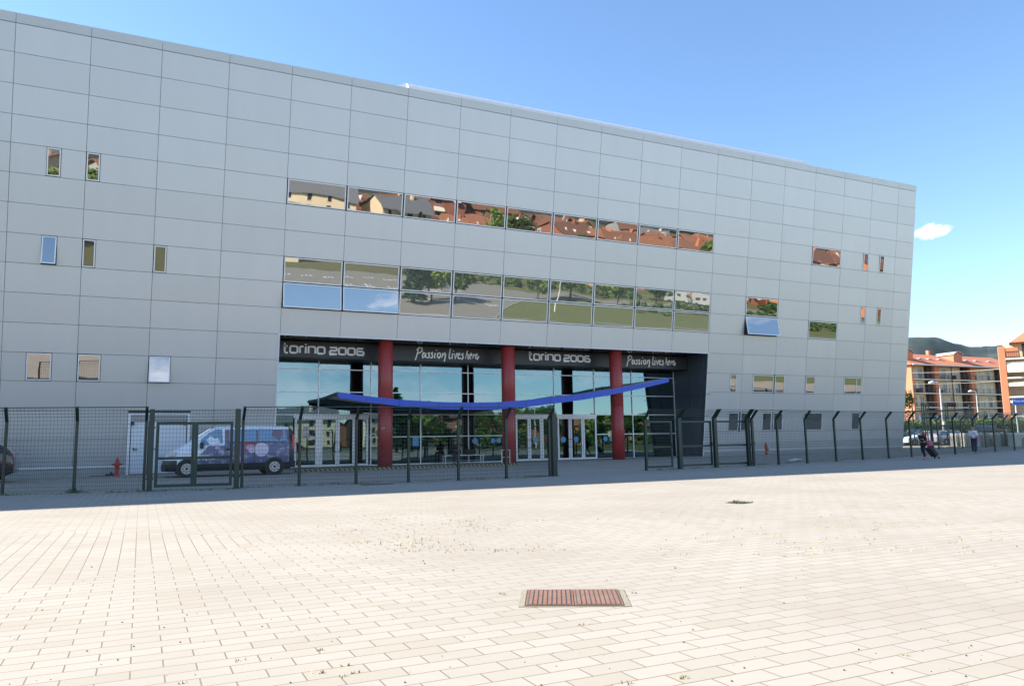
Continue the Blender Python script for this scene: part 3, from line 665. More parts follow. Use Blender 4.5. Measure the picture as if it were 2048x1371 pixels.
def bigpost(p, label, w_=.16, tall=2.33, crank=True, name='gate_post'):
    t = thing(name, label, 'gate post', p, group='heavy green gate posts')
    mb = MB(); mb.b2((-w_ / 2, -w_ / 2, -.02), (w_ / 2, w_ / 2, tall))
    if crank: mb.hexa([(-w_ / 2, -w_ / 2, tall), (w_ / 2, -w_ / 2, tall), (w_ / 2, w_ / 2, tall), (-w_ / 2, w_ / 2, tall), (-w_ / 2, -w_ / 2 - HB, tall + HB), (w_ / 2, -w_ / 2 - HB, tall + HB), (w_ / 2, w_ / 2 - HB, tall + HB), (-w_ / 2, w_ / 2 - HB, tall + HB)])
    bevel(mb.build('shaft', M['green'], t), .01)
    mb = MB(); mb.b2((-.15, -.15, -.005), (.15, .15, .015)); mb.build('foot_plate', M['greenf'], t)
    for z in (.35, 2.0):
        mb = MB(); mb.b2((-.11, -.03, z), (.11, .03, z + .05)); mb.build('hinge', M['black'], t)
    return t
def gate_leaf(p, q, label, tall=2.2, mid=.98, name='gate', rails=True, head=False, t_=.09, solidlow=True):
    d = q - p; L_ = math.hypot(d.x, d.y); t = thing(name, label, 'gate', p, math.atan2(d.y, d.x), group='green mesh gates')
    f = MB(); e = .05
    f.b2((0, -e / 2, .10), (t_, e / 2, tall)); f.b2((L_ - t_, -e / 2, .10), (L_, e / 2, tall)); f.b2((t_, -e / 2, .10), (L_ - t_, e / 2, .10 + t_)); f.b2((t_, -e / 2, tall - t_), (L_ - t_, e / 2, tall)); f.b2((t_, -e / 2, mid), (L_ - t_, e / 2, mid + t_))
    f.build('frame', M['greenf'], t)
    m = mesh_bay((t_, 0, 0), (L_ - t_, 0, 0), .19, tall - t_, False); m.build('mesh_panel', M['wire'], t)
    h = MB(); h.b2((L_ - .07, -.07, mid + .02), (L_ - .02, .07, mid + .2)); h.build('lock_box', M['black'], t)
    return t
a, b = P3(298, 981), P3(472, 976)
bigpost(a, 'heavy green post on the left of the closed double gate before the van', crank=False, tall=2.62); bigpost(b, 'heavy green post on the right of the closed double gate before the van', crank=False, tall=2.62)
d = (b - a).normalized(); m0 = a + d * ((b - a).length / 2)
gate_leaf(a + d * .14, m0 - d * .005, 'left leaf of the closed green double gate, the service door behind it'); gate_leaf(m0 + d * .005, b - d * .14, 'right leaf of the closed green double gate, the front of the van behind it')
ov = thing('gate_lintel_mesh', 'cranked strip of green wires over the closed double gate', 'fence', a)
mb = MB(); q0 = d * .09; q1 = (b - a) - d * .09
for z, y in ((2.26, 0), (2.36, -.1), (2.46, -.2), (2.58, -.32)): mb.bar(q0 + Vector((0, y, z)), q1 + Vector((0, y, z)), .013, .013)
for i in range(1, 26): p = q0 + (q1 - q0) * i / 26; mb.bar(p + Vector((0, 0, 2.24)), p + Vector((0, -.32, 2.58)), .006, .006)
mb.build('wires', M['wire'], ov)
bigpost(P3(1109, 951), 'heavy green post at the left side of the open gap before the entrance', .2, crank=False, tall=2.5)
g1, g2, g3, g4, g5 = P3(1293, 940.5), P3(1347, 938.2), P3(1361, 937.3), P3(1433, 934), P3(1499, 931)
gate_leaf(g1, g2, 'narrow green mesh gate leaf standing right of the open gap', mid=.98)
lp_ = thing('mesh_fence', 'single cranked green fence bay standing on the narrow gate leaf', 'fence', g1, group='green mesh fence runs with cranked posts')
mb = MB(); post(mb, Vector((.02, .03, 0))); mb.build('post', M['green'], lp_)
mb = MB(); e = g3 - g1
for q in (.0, .28, .52, .76, 1): mb.bar((0, -HB * q, 2.28 + HB * q), (e.x, e.y - HB * q, 2.28 + HB * q), .014, .014)
for i in range(1, 20): p = e * i / 20; mb.bar((p.x, p.y, 2.28), (p.x, p.y - HB, 2.68), .006, .006)
mb.build('mesh_panel', M['wire'], lp_)
bigpost(g3, 'heavy cranked green post where the sliding gate begins', .19); bigpost(g4, 'heavy cranked green post in the middle of the sliding gate', .17); bigpost(g5, 'heavy cranked green post at the right end of the sliding gate', .17)
d = (g5 - g3).normalized(); off = Vector((0, .14, 0))
gate_leaf(g3 + d * .12 + off, g4 - d * .1 + off, 'left half of the green sliding gate between heavy posts', name='sliding_gate'); gate_leaf(g4 + d * .1 + off, g5 + d * .55 + off, 'right half of the green sliding gate poking past its last post', name='sliding_gate')
for A_, B_, lab in ((g3, g4, 'cranked wires over the left half of the sliding gate'), (g4, g5, 'cranked wires over the right half of the sliding gate'), (g5, P3(1508, 931), None)):
    if not lab: continue
    ov = thing('gate_lintel_mesh', lab, 'fence', A_, group='cranked wires over the gates'); e = B_ - A_; mb = MB()
    for q in (.25, .5, .75, 1): mb.bar((0, -HB * q, 2.3 + HB * q), (e.x, e.y - HB * q, 2.3 + HB * q), .013, .013)
    for i in range(1, 24): p = e * i / 24; mb.bar((p.x, p.y, 2.3), (p.x, p.y - HB, 2.7), .006, .006)
    mb.build('wires', M['wire'], ov)
# far yard gate by the street and the inner fence run
ga, gb_ = P3(1803, 891.5), P3(1947, 889)
fg = thing('yard_gate', 'tall dark green rolling gate frame across the yard beside the street', 'gate', ga, math.atan2((gb_ - ga).y, (gb_ - ga).x))
L_ = (gb_ - ga).length; f = MB(); HG = 4.0
for x in (0, L_): f.b2((x - .09, -.08, 0), (x + .09, .08, HG))
for z in (.02, 1.9, 3.35): f.b2((.09, -.05, z), (L_ - .09, .05, z + .16))
f.build('frame', M['green'], fg)
for fx in (.2, .33, .36, .39, .43, .66, .69):
    f = MB(); f.b2((L_ * fx - .05, .10, 0), (L_ * fx + .05, .22, HG + .2)); f.build('post', M['green'], fg)
mb = MB()
for i in range(1, int(L_ / .25)): mb.bar((i * .25, 0, .1), (i * .25, 0, 3.4), .012, .012)
for j in range(20): mb.bar((0, 0, .15 + j * .17), (L_, 0, .15 + j * .17), .012, .012)
mb.build('mesh_panel', M['wire'], fg)
run('second green mesh fence run further back near the concrete blocks', [(1878, 898), (1926, 896), (1972, 894), (2012, 892.5), (2060, 890)])

# ------------------------------------------------------------------ small things on the ground
def hydrant(u, v, label):
    p = P3(u, v); t = thing('fire_hydrant', label, 'hydrant', p, .4, group='red fire hydrants', scale=1.0)
    b = MB(); b.lathe((0, 0, 0), ((.15, 0), (.15, .05), (.09, .06), (.085, .45), (.11, .47), (.11, .66), (.09, .68), (.08, .76), (.05, .82), (.0, .84)), 16); b.build('barrel', M['hydrant'], t, True)
    for s in (-1, 1):
        c = MB(); c.tube([(s * .08, 0, .56), (s * .2, 0, .56)], .055, 12); c.tube([(s * .19, 0, .56), (s * .24, 0, .56)], .04, 6); c.build('outlet_cap', M['hydrant'], t)
    c = MB(); c.tube([(0, -.08, .36), (0, -.18, .36)], .06, 12); c.build('outlet_cap', M['hydrant'], t)
    c = MB(); c.tube([(0, 0, .83), (0, 0, .9)], .035, 5); c.build('operating_nut', M['hydrant'], t)
hydrant(233, 951.5, 'red fire hydrant near the white service door at left'); hydrant(1533, 908.5, 'red fire hydrant behind the fence at the right')
# rusted double cover in the foreground
def cover():
    cn = [gnd(1043, 1213), gnd(1246, 1212), gnd(1240, 1178), gnd(1060, 1180)]
    c = sum(cn, Vector()) / 4; ax = (cn[1] - cn[0]); an = math.atan2(ax.y, ax.x)
    w_, h_ = .86, .72
    t = thing('drain_cover', 'rusty ribbed double drain cover set in the pale paving in front', 'drain cover', (c.x, c.y, 0), an)
    m = NT('rusty_iron'); cc = m.mix(m.noise(14, 5), (0.185, 0.090, 0.058), (0.30, 0.165, 0.115)); cc = m.mix(m.math('MULTIPLY', m.math('SUBTRACT', m.noise(5, 5), .5, True), 3, True), cc, (0.28, 0.18, 0.13)); m.bump(m.noise(90, 3), .6, .004); rm_ = m.done(cc, .8, .2)
    f = MB()
    for a0, a1, b0, b1 in ((-w_ / 2 - .05, w_ / 2 + .05, -h_ / 2 - .02, -h_ / 2), (-w_ / 2 - .05, w_ / 2 + .05, h_ / 2, h_ / 2 + .02), (-w_ / 2 - .05, -w_ / 2, -h_ / 2, h_ / 2), (w_ / 2, w_ / 2 + .05, -h_ / 2, h_ / 2)): f.b2((a0, b0, .001), (a1, b1, .005))
    f.build('cement_surround', mat('yellow_cement', (.27, .24, .17), .95, var=.25, vscale=9, bump=.5), t)
    for s in (-1, 1):
        x0, x1 = (-w_ / 2 + .01, -.004) if s < 0 else (.004, w_ / 2 - .01)
        l_ = MB(); l_.b2((x0, -h_ / 2 + .01, .002), (x1, h_ / 2 - .01, .011)); n = 9
        for i in range(n):
            x = x0 + .02 + (x1 - x0 - .04) * (i + .5) / n; l_.b2((x - .015, -h_ / 2 + .03, .011), (x + .015, h_ / 2 - .03, .0155))
        l_.build('lid', rm_, t)
        l_ = MB()
        for i in range(n + 1):
            x = x0 + .02 + (x1 - x0 - .04) * i / n; l_.b2((x - .005, -h_ / 2 + .03, .0115), (x + .005, h_ / 2 - .03, .0125))
        l_.build('groove', M['joint'], t)
cover()
def flatdrain(u, v, w_, h_, label, rz=0, m=None, cat='drain'):
    p = P3(u, v); t = thing('floor_drain', label, cat, p, rz, group='small drains in the paving')
    f = MB(); f.b2((-w_ / 2, -h_ / 2, .002), (w_ / 2, h_ / 2, .012)); f.build('plate', m or mat('dark_iron', (.05, .045, .04), .8, var=.3), t)
    f = MB()
    for i in range(5): f.b2((-w_ / 2 + w_ * (i + .3) / 5, -h_ / 2 + .03, .0125), (-w_ / 2 + w_ * (i + .6) / 5, h_ / 2 - .03, .015))
    f.build('slots', M['black'], t)
flatdrain(1478, 1005, .42, .4, 'dark round-edged drain overgrown with weeds out on the sunlit paving', .2)
flatdrain(1085, 952, 1.1, .5, 'dark drain plate lying by the heavy post at the open gap'); flatdrain(755, 968, 1.1, .35, 'rusty drain plate at the fence foot before the first red column', 0, mat('rust_plate', (.13, .05, .04), .9, var=.3))
flatdrain(680, 944, 1.8, .3, 'long dark drain behind the fence before the glass doors'); flatdrain(838, 939, 1.1, .35, 'short dark drain behind the fence right of the first red column')
t = NT('hazard_stripes'); x, y, z = t.xyz(); s_ = t.math('GREATER_THAN', t.math('FRACT', t.math('MULTIPLY', t.math('ADD', x, z), 4.0)), .5); M['haz'] = t.done(t.mix(s_, (.03, .03, .03), (.30, .26, .10)), .6)
a, b = P3(590, 943.5), P3(1033, 928.5); b.y = a.y + .2
hz = MB(); hz.bar((0, 0, .05), b - a + Vector((0, 0, .05)), .14, .12); tag(hz.build('hazard_strip', M['haz'], loc=a), 'low yellow and black striped bar lying along the ground before the entrance', 'barrier bar')
def trestle(u, v, label):
    p = P3(u, v); t = thing('metal_rail', label, 'rail', p); f = MB()
    f.tube([(0, 0, 0), (0, 0, .85), (.75, .5, .85), (.75, .5, 0)], .022, 6); f.tube([(0, 0, .42), (.75, .5, .42)], .018, 6); f.tube([(.38, .25, 0), (.38, .25, .85)], .018, 6); f.build('tube_frame', M['frame'], t)
trestle(1004, 928.5, 'small silver tube rail beside the middle red column')
bx = aty(888, 900, 45.0).x
bt = thing('bench', 'thin metal bench by the glass with a seated person on it', 'bench', (bx, 45.1, .1)); f = MB()
for x in (0.05, 2.6): f.tube([(x, -.2, 0), (x, -.2, .5), (x, .2, .5), (x, .2, 0)], .022, 6)
f.tube([(.05, -.2, .2), (2.6, -.2, .2)], .015, 6); f.build('legs', M['frame'], bt); f = MB(); f.b2((0, -.24, .5), (2.65, .24, .54)); f.build('seat', M['frame'], bt)
lt = MB(); pr_ = random.Random(2); V_ = [(math.cos(a) * r_, math.sin(a) * r_ * .6, h) for a, r_, h in ((i * .7, .42 + .1 * pr_.random(), .02 + .10 * pr_.random()) for i in range(9))] + [(0, 0, .16)]
lt.add(V_, [(i, (i + 1) % 9, 9) for i in range(9)] + [tuple(range(9))]); tag(lt.build('plastic_sheet', M['white'], loc=P3(1591, 922)), 'crumpled white plastic scrap lying at the fence foot', 'litter')
db = MB(); p = P3(215, 951.5); db.b2((-.1, -.05, 0), (.35, .1, .1)); db.b2((-.8, -.03, 0), (.1, .03, .03)); db.tube([(.15, 0, .1), (.15, 0, .2)], .05, 8)
tag(db.build('ground_valve', M['black'], loc=p), 'low black valve fitting on the ground left of the near hydrant', 'valve')
# weeds and grit
def tufts(name, spots, label, hgt, m):
    mb = MB(); tn = []; r = random.Random(11)
    for x, y, n, sp, h in spots:
        for _ in range(n):
            px, py = x + r.gauss(0, sp), y + r.gauss(0, sp * .5); z = gz(px, py); a = r.uniform(0, 6.28); hh = h * r.uniform(.4, 1.2); dx, dy = math.cos(a) * hh * .7, math.sin(a) * hh * .7; w_ = .006 + hh * .04
            mb.add([(px - w_ * math.sin(a), py + w_ * math.cos(a), z), (px + w_ * math.sin(a), py - w_ * math.cos(a), z), (px + dx, py + dy, z + hh)], [(0, 1, 2)]); tn.append(r.random())
    o = mb.build(name, m); setone(o, tn); return tag(o, label, 'weeds', kind='stuff')
M['dryweed'] = leafmat('dry_weed', (0.22, 0.17, 0.06), (0.30, 0.24, 0.09)); M['gweed'] = leafmat('green_weed', (0.03, 0.06, 0.015), (0.08, 0.11, 0.03))
sp = []; r = random.Random(5)
for _ in range(90):
    u, v = r.gauss(860, 120), r.uniform(1026, 1104); p = gnd(u, v); sp.append((p.x, p.y, r.randint(3, 9), .12, .026))
for _ in range(110):
    u, v = r.uniform(1300, 2048), r.uniform(1010, 1110); p = gnd(u, v); sp.append((p.x, p.y, r.randint(2, 7), .09, .022))
for u, v in ((690, 1330), (712, 1345), (1250, 1366), (480, 1320), (1165, 1248), (1370, 1353), (640, 1300), (1810, 1310), (365, 1365), (1008, 1187), (1268, 1186), (1365, 1355), (1640, 1085), (1570, 1112), (640, 1345), (684, 1352)):
    p = gnd(u, v); sp.append((p.x, p.y, 7, .02, .018))
tufts('dry_weeds', sp, 'sparse dry weeds growing in the joints of the sunlit paving', .04, M['dryweed'])
sp = []
for (u0, v0), (u1, v1), k in (((0, 990), (470, 977), 60), ((480, 975), (1110, 952), 80), ((1290, 941), (2048, 899), 120), ((140, 985), (155, 984), 14)):
    for _ in range(k): q = r.random(); p = gnd(u0 + (u1 - u0) * q, v0 + (v1 - v0) * q + r.uniform(-1, 1.5)); sp.append((p.x, p.y, r.randint(3, 14), .12, .07))
for _ in range(14): p = gnd(1478 + r.gauss(0, 10), 1005 + r.gauss(0, 1.2)); sp.append((p.x, p.y, 16, .05, .05))
p = gnd(146, 984); sp += [(p.x, p.y, 40, .08, .22)]
tufts('green_weeds', sp, 'green weeds along the foot of the mesh fence', .07, M['gweed'])
pb = MB()
for _ in range(150):
    u, v = r.uniform(0, 2048), r.uniform(1060, 1371); p = gnd(u, v); s = r.choice((.002, .003, .003, .005)) * (1 if v > 1150 else 1.4)
    pb.tube([(p.x, p.y, 0), (p.x + s, p.y, s * .9), (p.x, p.y, s * 1.6)], [s, s * 1.1, s * .4], 5)
tag(pb.build('grit', mat('dark_grit', (.06, .055, .05), .9)), 'scattered dark grit and pebbles on the pale paving', 'grit', kind='stuff')

# ------------------------------------------------------------------ vehicles
M['carwhite'] = mat('white_car_paint', (.66, .68, .69), .3, coat=.6); M['silver'] = mat('silver_car_paint', (.38, .40, .42), .3, .6, coat=.5)
M['carblack'] = mat('black_car_paint', (.012, .013, .016), .25, coat=.7); M['carred'] = mat('dark_red_car_paint', (.035, .012, .016), .25, coat=.8); M['cargreen'] = mat('dark_green_car_paint', (.012, .04, .035), .3, coat=.6)
M['rim'] = mat('wheel_rim', (.42, .43, .44), .35, .7); M['tail'] = mat('tail_lamp_red', (.45, .01, .012), .25, coat=.5); M['head'] = mat('head_lamp', (.55, .57, .6), .15, .3, coat=.5)
M['chrome'] = mat('bright_trim', (.6, .6, .6), .2, .9)
def vehicle(name, label, loc, rz, st, wheels, wr, wins, body, W, cat='car', group='cars parked in the street', scale=1.0, sill=True, lamps=(), extra=None, screens=(), sub=0):
    t = thing(name, label, cat, loc, rz, group=group, scale=scale)
    mb = MB(); ring = []
    def sec(s):
        x, zb, zm, zt, wm_, wt = s
        h = zt - zm
        return [(x, wm_ * .90, zb), (x, wm_ * .985, zb + (zm - zb) * .22), (x, wm_, zb + (zm - zb) * .62), (x, wm_ * .985, zm), (x, wt + (wm_ * .985 - wt) * .12, zt - min(.10, h * .3)), (x, wt * .93, zt - min(.03, h * .1)), (x, wt * .55, zt), (x, 0, zt + .012)]
    n = 8
    for s in st:
        r_ = sec(s); full = r_ + [(a, -b, c) for a, b, c in r_[:-1][::-1]]; ring.append(full)
    k = len(ring[0]); mb.v = [p for r_ in ring for p in r_]
    for i in range(len(ring) - 1):
        for j in range(k): mb.f.append((i * k + j, i * k + (j + 1) % k, (i + 1) * k + (j + 1) % k, (i + 1) * k + j)); mb.m.append(0)
    mb.f.append(tuple(range(k))); mb.m.append(0); mb.f.append(tuple((len(ring) - 1) * k + j for j in range(k))); mb.m.append(0)
    o = mb.build('body', body, t, True); bevel(o, .02, 2)
    def side(x, z):
        a = st[0]; b = st[-1]
        for p, q in zip(st[:-1], st[1:]):
            if p[0] <= x <= q[0]: a, b = p, q; break
        f = (x - a[0]) / max(1e-6, b[0] - a[0]); v = [a[i] * (1 - f) + b[i] * f for i in range(6)]
        _, zb, zm, zt, wm_, wt = v
        if z <= zm: return wm_
        g = min(1, (z - zm) / max(.05, zt - .1 - zm)); return wm_ * .985 * (1 - g) + (wt + (wm_ * .985 - wt) * .12) * g
    for nm, poly, mt in wins:
        for s in (-1, 1):
            g = MB(); top = [(x, s * (side(x, z) + .006), z) for x, z in poly]; bot = [(x, s * (side(x, z) - .02), z) for x, z in poly]; m_ = len(poly)
            g.add(top + bot, [tuple(range(m_)), tuple(range(2 * m_ - 1, m_ - 1, -1))] + [(i, (i + 1) % m_, (i + 1) % m_ + m_, i + m_) for i in range(m_)]); g.build(nm, mt, t)
    for nm, (xa, za, wa), (xb, zb_, wb_), mt in screens:      # windscreen, rear screen
        g = MB(); d = Vector((zb_ - za, 0, -(xb - xa))).normalized() * .012
        if d.z < 0: d = -d
        q = [(xa, -wa, za), (xa, wa, za), (xb, wb_, zb_), (xb, -wb_, zb_)]
        g.hexa([Vector(p) - d for p in q] + [Vector(p) + d * 1.6 for p in q]); g.build(nm, mt, t)
    for x in wheels:
        for s in (-1, 1):
            g = MB(); y = s * (W - .01); g.tube([(x, y - s * .02, wr), (x, y + s * .012, wr)], wr + .055, 28); g.build('wheel_arch', M['black'], t)
            wl = MB(); wl.tube([(x, y - s * .12, wr), (x, y - s * .10, wr), (x, y + s * .015, wr), (x, y + s * .03, wr)], [wr * .9, wr, wr, wr * .93], 28, cap=True); wo = wl.build('wheel', M['rubber'], t)
            rm_ = MB(); rm_.tube([(x, y + s * .031, wr), (x, y + s * .036, wr)], wr * .62, 24); ro = rm_.build('rim', M['rim'], wo)
            rm_ = MB()
            for q in range(8):
                a = q * math.pi / 4; rm_.box((x + math.cos(a) * wr * .42, y + s * .037, wr + math.sin(a) * wr * .42), (wr * .14, .004, wr * .14))
            rm_.tube([(x, y + s * .03, wr), (x, y + s * .045, wr)], wr * .16, 12); rm_.build('rim_hole', M['black'], wo)
    for nm, lo, hi, mt in lamps:
        for s in (-1, 1):
            g = MB(); g.b2((lo[0], s * lo[1], lo[2]), (hi[0], s * hi[1], hi[2])); bevel(g.build(nm, mt, t), .015)
    if extra: extra(t)
    return t
def wrapmat():
    t = NT('van_vinyl_wrap'); x, y, z = t.xyz()
    n = t.noise(2.2, 5, rough=.6); n2 = t.noise(7, 4)
    c = t.mix(n, (.035, .050, .14), (.20, .19, .30)); c = t.mix(t.math('MULTIPLY', t.math('SUBTRACT', n2, .5, True), 4, True), c, (.45, .40, .50))
    def disc(cx, cz, r, sx=1.0):
        a = t.math('DIVIDE', t.math('SUBTRACT', x, cx), sx); b = t.math('SUBTRACT', z, cz)
        return t.math('LESS_THAN', t.math('SQRT', t.math('ADD', t.math('MULTIPLY', a, a), t.math('MULTIPLY', b, b))), r)
    c = t.mix(disc(3.18, 1.15, .19, 1.5), c, (.42, .05, .06)); c = t.mix(disc(3.2, 1.12, .10, 2.2), c, (.40, .33, .45))
    c = t.mix(disc(3.60, 1.02, .275), c, (.60, .52, .62)); c = t.mix(disc(3.22, 1.0, .1, 1.3), c, (.55, .45, .55))
    # warm hill outline at the bottom of the rear windows
    edge = t.math('ADD', 1.30, t.math('MULTIPLY', t.noise(1.8, 3), .12)); c = t.mix(t.math('GREATER_THAN', z, edge), c, (.20, .13, .16))
    wh = (.72, .73, .76)
    fr_ = t.math('LESS_THAN', t.math('ADD', t.math('SUBTRACT', x, 1.38), t.math('MULTIPLY', t.math('SUBTRACT', .95, z), .9)), 0.0)
    c = t.mix(fr_, c, wh)
    c = t.mix(t.math('MULTIPLY', t.math('LESS_THAN', x, 2.2), t.math('GREATER_THAN', z, t.math('ADD', 1.14, t.math('MULTIPLY', n2, .12)))), c, wh)
    c = t.mix(t.math('GREATER_THAN', z, 1.83), c, wh)
    c = t.mix(t.math('GREATER_THAN', x, 4.69), c, (.025, .025, .035))
    lo = t.math('MAXIMUM', t.math('LESS_THAN', z, .50), t.math('MULTIPLY', t.math('LESS_THAN', x, .48), t.math('LESS_THAN', z, .66)))
    c = t.mix(lo, c, (.022, .022, .026))
    return t.done(c, .35)
vst = [(0.0, .26, .50, .62, .62, .60), (.05, .24, .60, .78, .80, .70), (.22, .22, .75, 1.00, .90, .76), (.5, .22, .85, 1.12, .94, .80), (.88, .22, 1.05, 1.33, .95, .80), (1.02, .22, 1.08, 1.45, .95, .79), (1.35, .22, 1.15, 1.68, .95, .76), (1.68, .22, 1.2, 1.88, .95, .74), (1.95, .22, 1.22, 1.955, .95, .74), (2.6, .22, 1.24, 1.985, .95, .74), (4.3, .22, 1.24, 1.975, .95, .74), (4.72, .24, 1.24, 1.94, .94, .73), (4.86, .30, 1.24, 1.80, .91, .70), (4.90, .34, 1.2, 1.55, .88, .72)]
def van_extra(t):
    b = MB(); b.b2((2.24, -.985, 1.02), (2.40, -.953, 1.09)); b.build('door_handle', M['black'], t)
    b = MB(); b.b2((1.28, -1.13, 1.10), (1.42, -.96, 1.34)); bevel(b.build('wing_mirror', M['black'], t), .03)
    b = MB(); b.tube([(1.75, -.3, 1.9), (1.95, -.3, 2.18)], .006, 5); b.build('aerial', M['black'], t)
    for x in (2.2, 3.32): b = MB(); b.b2((x, -.9575, .5), (x + .012, -.950, 1.25)); b.build('door_seam', M['black'], t)
    b = MB(); b.b2((2.3, -.962, 1.30), (4.5, -.950, 1.32)); b.build('sliding_rail', M['black'], t)
    b = MB(); b.b2((-.04, -.86, .24), (.10, .86, .52)); bevel(b.build('bumper', M['black'], t), .03); b = MB(); b.b2((4.82, -.88, .3), (4.96, .88, .56)); bevel(b.build('bumper', M['black'], t), .03)
    for s_, z, h in (('Pinerolo', .80, .135), ('Sporting Club', .66, .125)):
        cu = bpy.data.curves.new('txt', 'FONT'); cu.body = s_; cu.size = h; cu.extrude = .002; cu.space_character = 1.05
        o = bpy.data.objects.new('txt', cu); col.objects.link(o); dg = bpy.context.evaluated_depsgraph_get(); me = bpy.data.meshes.new_from_object(o.evaluated_get(dg))
        bpy.data.objects.remove(o); n_ = bpy.data.objects.new('lettering', me); col.objects.link(n_); me.materials.clear(); me.materials.append(M['letter']); n_.parent = t
        n_.rotation_euler = (math.pi / 2, 0, 0); n_.location = (1.12 + (.0 if z > .7 else .0), -.957, z)
vg = M['carglass']
vehicle('parked_van', 'white minibus wrapped in purple and blue graphics parked behind the double gate', (0.92, 38.42, .07), 0, vst, (.84, 4.12), .33,
        [('side_window', [(1.30, 1.21), (1.33, 1.45), (1.62, 1.70), (1.86, 1.84), (2.10, 1.85), (2.14, 1.30)], vg), ('side_window', [(2.36, 1.36), (2.36, 1.83), (3.40, 1.86), (3.40, 1.36)], vg), ('side_window', [(3.48, 1.36), (3.48, 1.86), (4.56, 1.84), (4.60, 1.36)], vg)],
        wrapmat(), .95, 'van', None, 1.15, lamps=(('headlight', (.18, .62, .82), (.46, .93, 1.0), M['head']), ('tail_light', (4.80, .80, 1.0), (4.90, .93, 1.62), M['tail'])), extra=van_extra,
        screens=(('windscreen', (.98, 1.42, .72), (1.66, 1.875, .66), vg), ('rear_window', (4.885, 1.3, .6), (4.80, 1.80, .58), vg)))
hst = [(0, .3, .45, .52, .62, .6), (.08, .24, .6, .70, .78, .7), (.5, .2, .78, .86, .84, .72), (1.0, .2, .88, .97, .85, .72), (1.15, .2, .90, 1.05, .85, .70), (1.75, .2, .93, 1.40, .85, .62), (2.3, .2, .94, 1.47, .85, .62), (3.2, .2, .95, 1.44, .85, .61), (3.75, .22, .95, 1.15, .84, .62), (3.95, .3, .85, .95, .80, .66), (4.02, .35, .7, .8, .74, .66)]
hw = [('side_window', [(1.35, .95), (1.78, 1.34), (2.35, 1.39), (2.35, .97)], vg), ('side_window', [(2.43, .97), (2.43, 1.39), (3.05, 1.36), (3.40, 1.0)], vg)]
hs = (('windscreen', (1.14, 1.03, .66), (1.73, 1.40, .58), vg), ('rear_window', (3.72, 1.16, .55), (3.25, 1.42, .54), vg))
hl = (('headlight', (.10, .5, .60), (.34, .80, .74), M['head']), ('tail_light', (3.80, .50, .78), (3.97, .72, 1.0), M['tail']))
sst = [(0, .3, .45, .52, .62, .6), (.08, .24, .6, .70, .80, .7), (.6, .2, .80, .88, .86, .72), (1.1, .2, .90, 1.0, .87, .72), (1.3, .2, .92, 1.10, .87, .70), (1.9, .2, .95, 1.42, .87, .62), (2.5, .2, .96, 1.48, .87, .62), (3.9, .2, .96, 1.45, .87, .61), (4.35, .22, .95, 1.15, .86, .64), (4.5, .3, .85, .95, .82, .68)]
sw = [('side_window', [(1.5, .97), (1.93, 1.36), (2.5, 1.41), (2.5, .98)], vg), ('side_window', [(2.58, .98), (2.58, 1.41), (3.3, 1.40), (3.3, .98)], vg), ('side_window', [(3.38, .98), (3.38, 1.39), (3.85, 1.36), (4.15, 1.0)], vg)]
ss_ = (('windscreen', (1.29, 1.08, .68), (1.87, 1.42, .58), vg), ('rear_window', (4.33, 1.17, .58), (3.98, 1.43, .54), vg))
sl = (('headlight', (.12, .5, .62), (.36, .82, .76), M['head']), ('tail_light', (4.34, .62, .78), (4.49, .84, 1.12), M['tail']))
def cargp(u, v, D=None): p = atd(u, v, D) if D else gnd(u, v); return (p.x, p.y, gz(p.x, p.y) + .01)
vdir = -0.45                                # across the line of sight
c1 = gnd(1808, 889.5); vehicle('parked_car', 'pale white hatchback parked beyond the yard gate, nose to the left', (c1.x, c1.y, gz(c1.x, c1.y)), -.42, hst, (.78, 3.2), .3, hw, M['carwhite'], .85, lamps=hl, screens=hs)
c1 = gnd(1940, 887.5); vehicle('parked_car', 'silver estate car with red tail light beyond the yard gate', (c1.x, c1.y, gz(c1.x, c1.y)), math.pi - .25 , sst, (.85, 3.5), .31, sw, M['silver'], .87, lamps=sl, screens=ss_)
c1 = atd(2010, 880, 100); vehicle('parked_car', 'black saloon car parked behind the concrete blocks by the hedge', (c1.x, c1.y, gz(c1.x, c1.y) + .75), math.pi - .48, sst, (.85, 3.5), .31, sw, M['carblack'], .87, lamps=sl, screens=ss_)
c1 = atd(1790, 880, 98); vehicle('parked_car', 'dark green car showing only its roof behind the pale hatchback', (c1.x, c1.y, gz(c1.x, c1.y) + .3), -.42, hst, (.78, 3.2), .3, hw, M['cargreen'], .85, lamps=hl, screens=hs)
vehicle('parked_car', 'dark red car cut off by the left edge of the photo', (-9.62, 38.8, .07), 0, [(a, b, c * 1.05, d * 1.06, e, f) for a, b, c, d, e, f in hst], (.78, 3.2), .32, hw, M['carred'], .85, group=None, scale=1.22, lamps=hl, screens=hs)

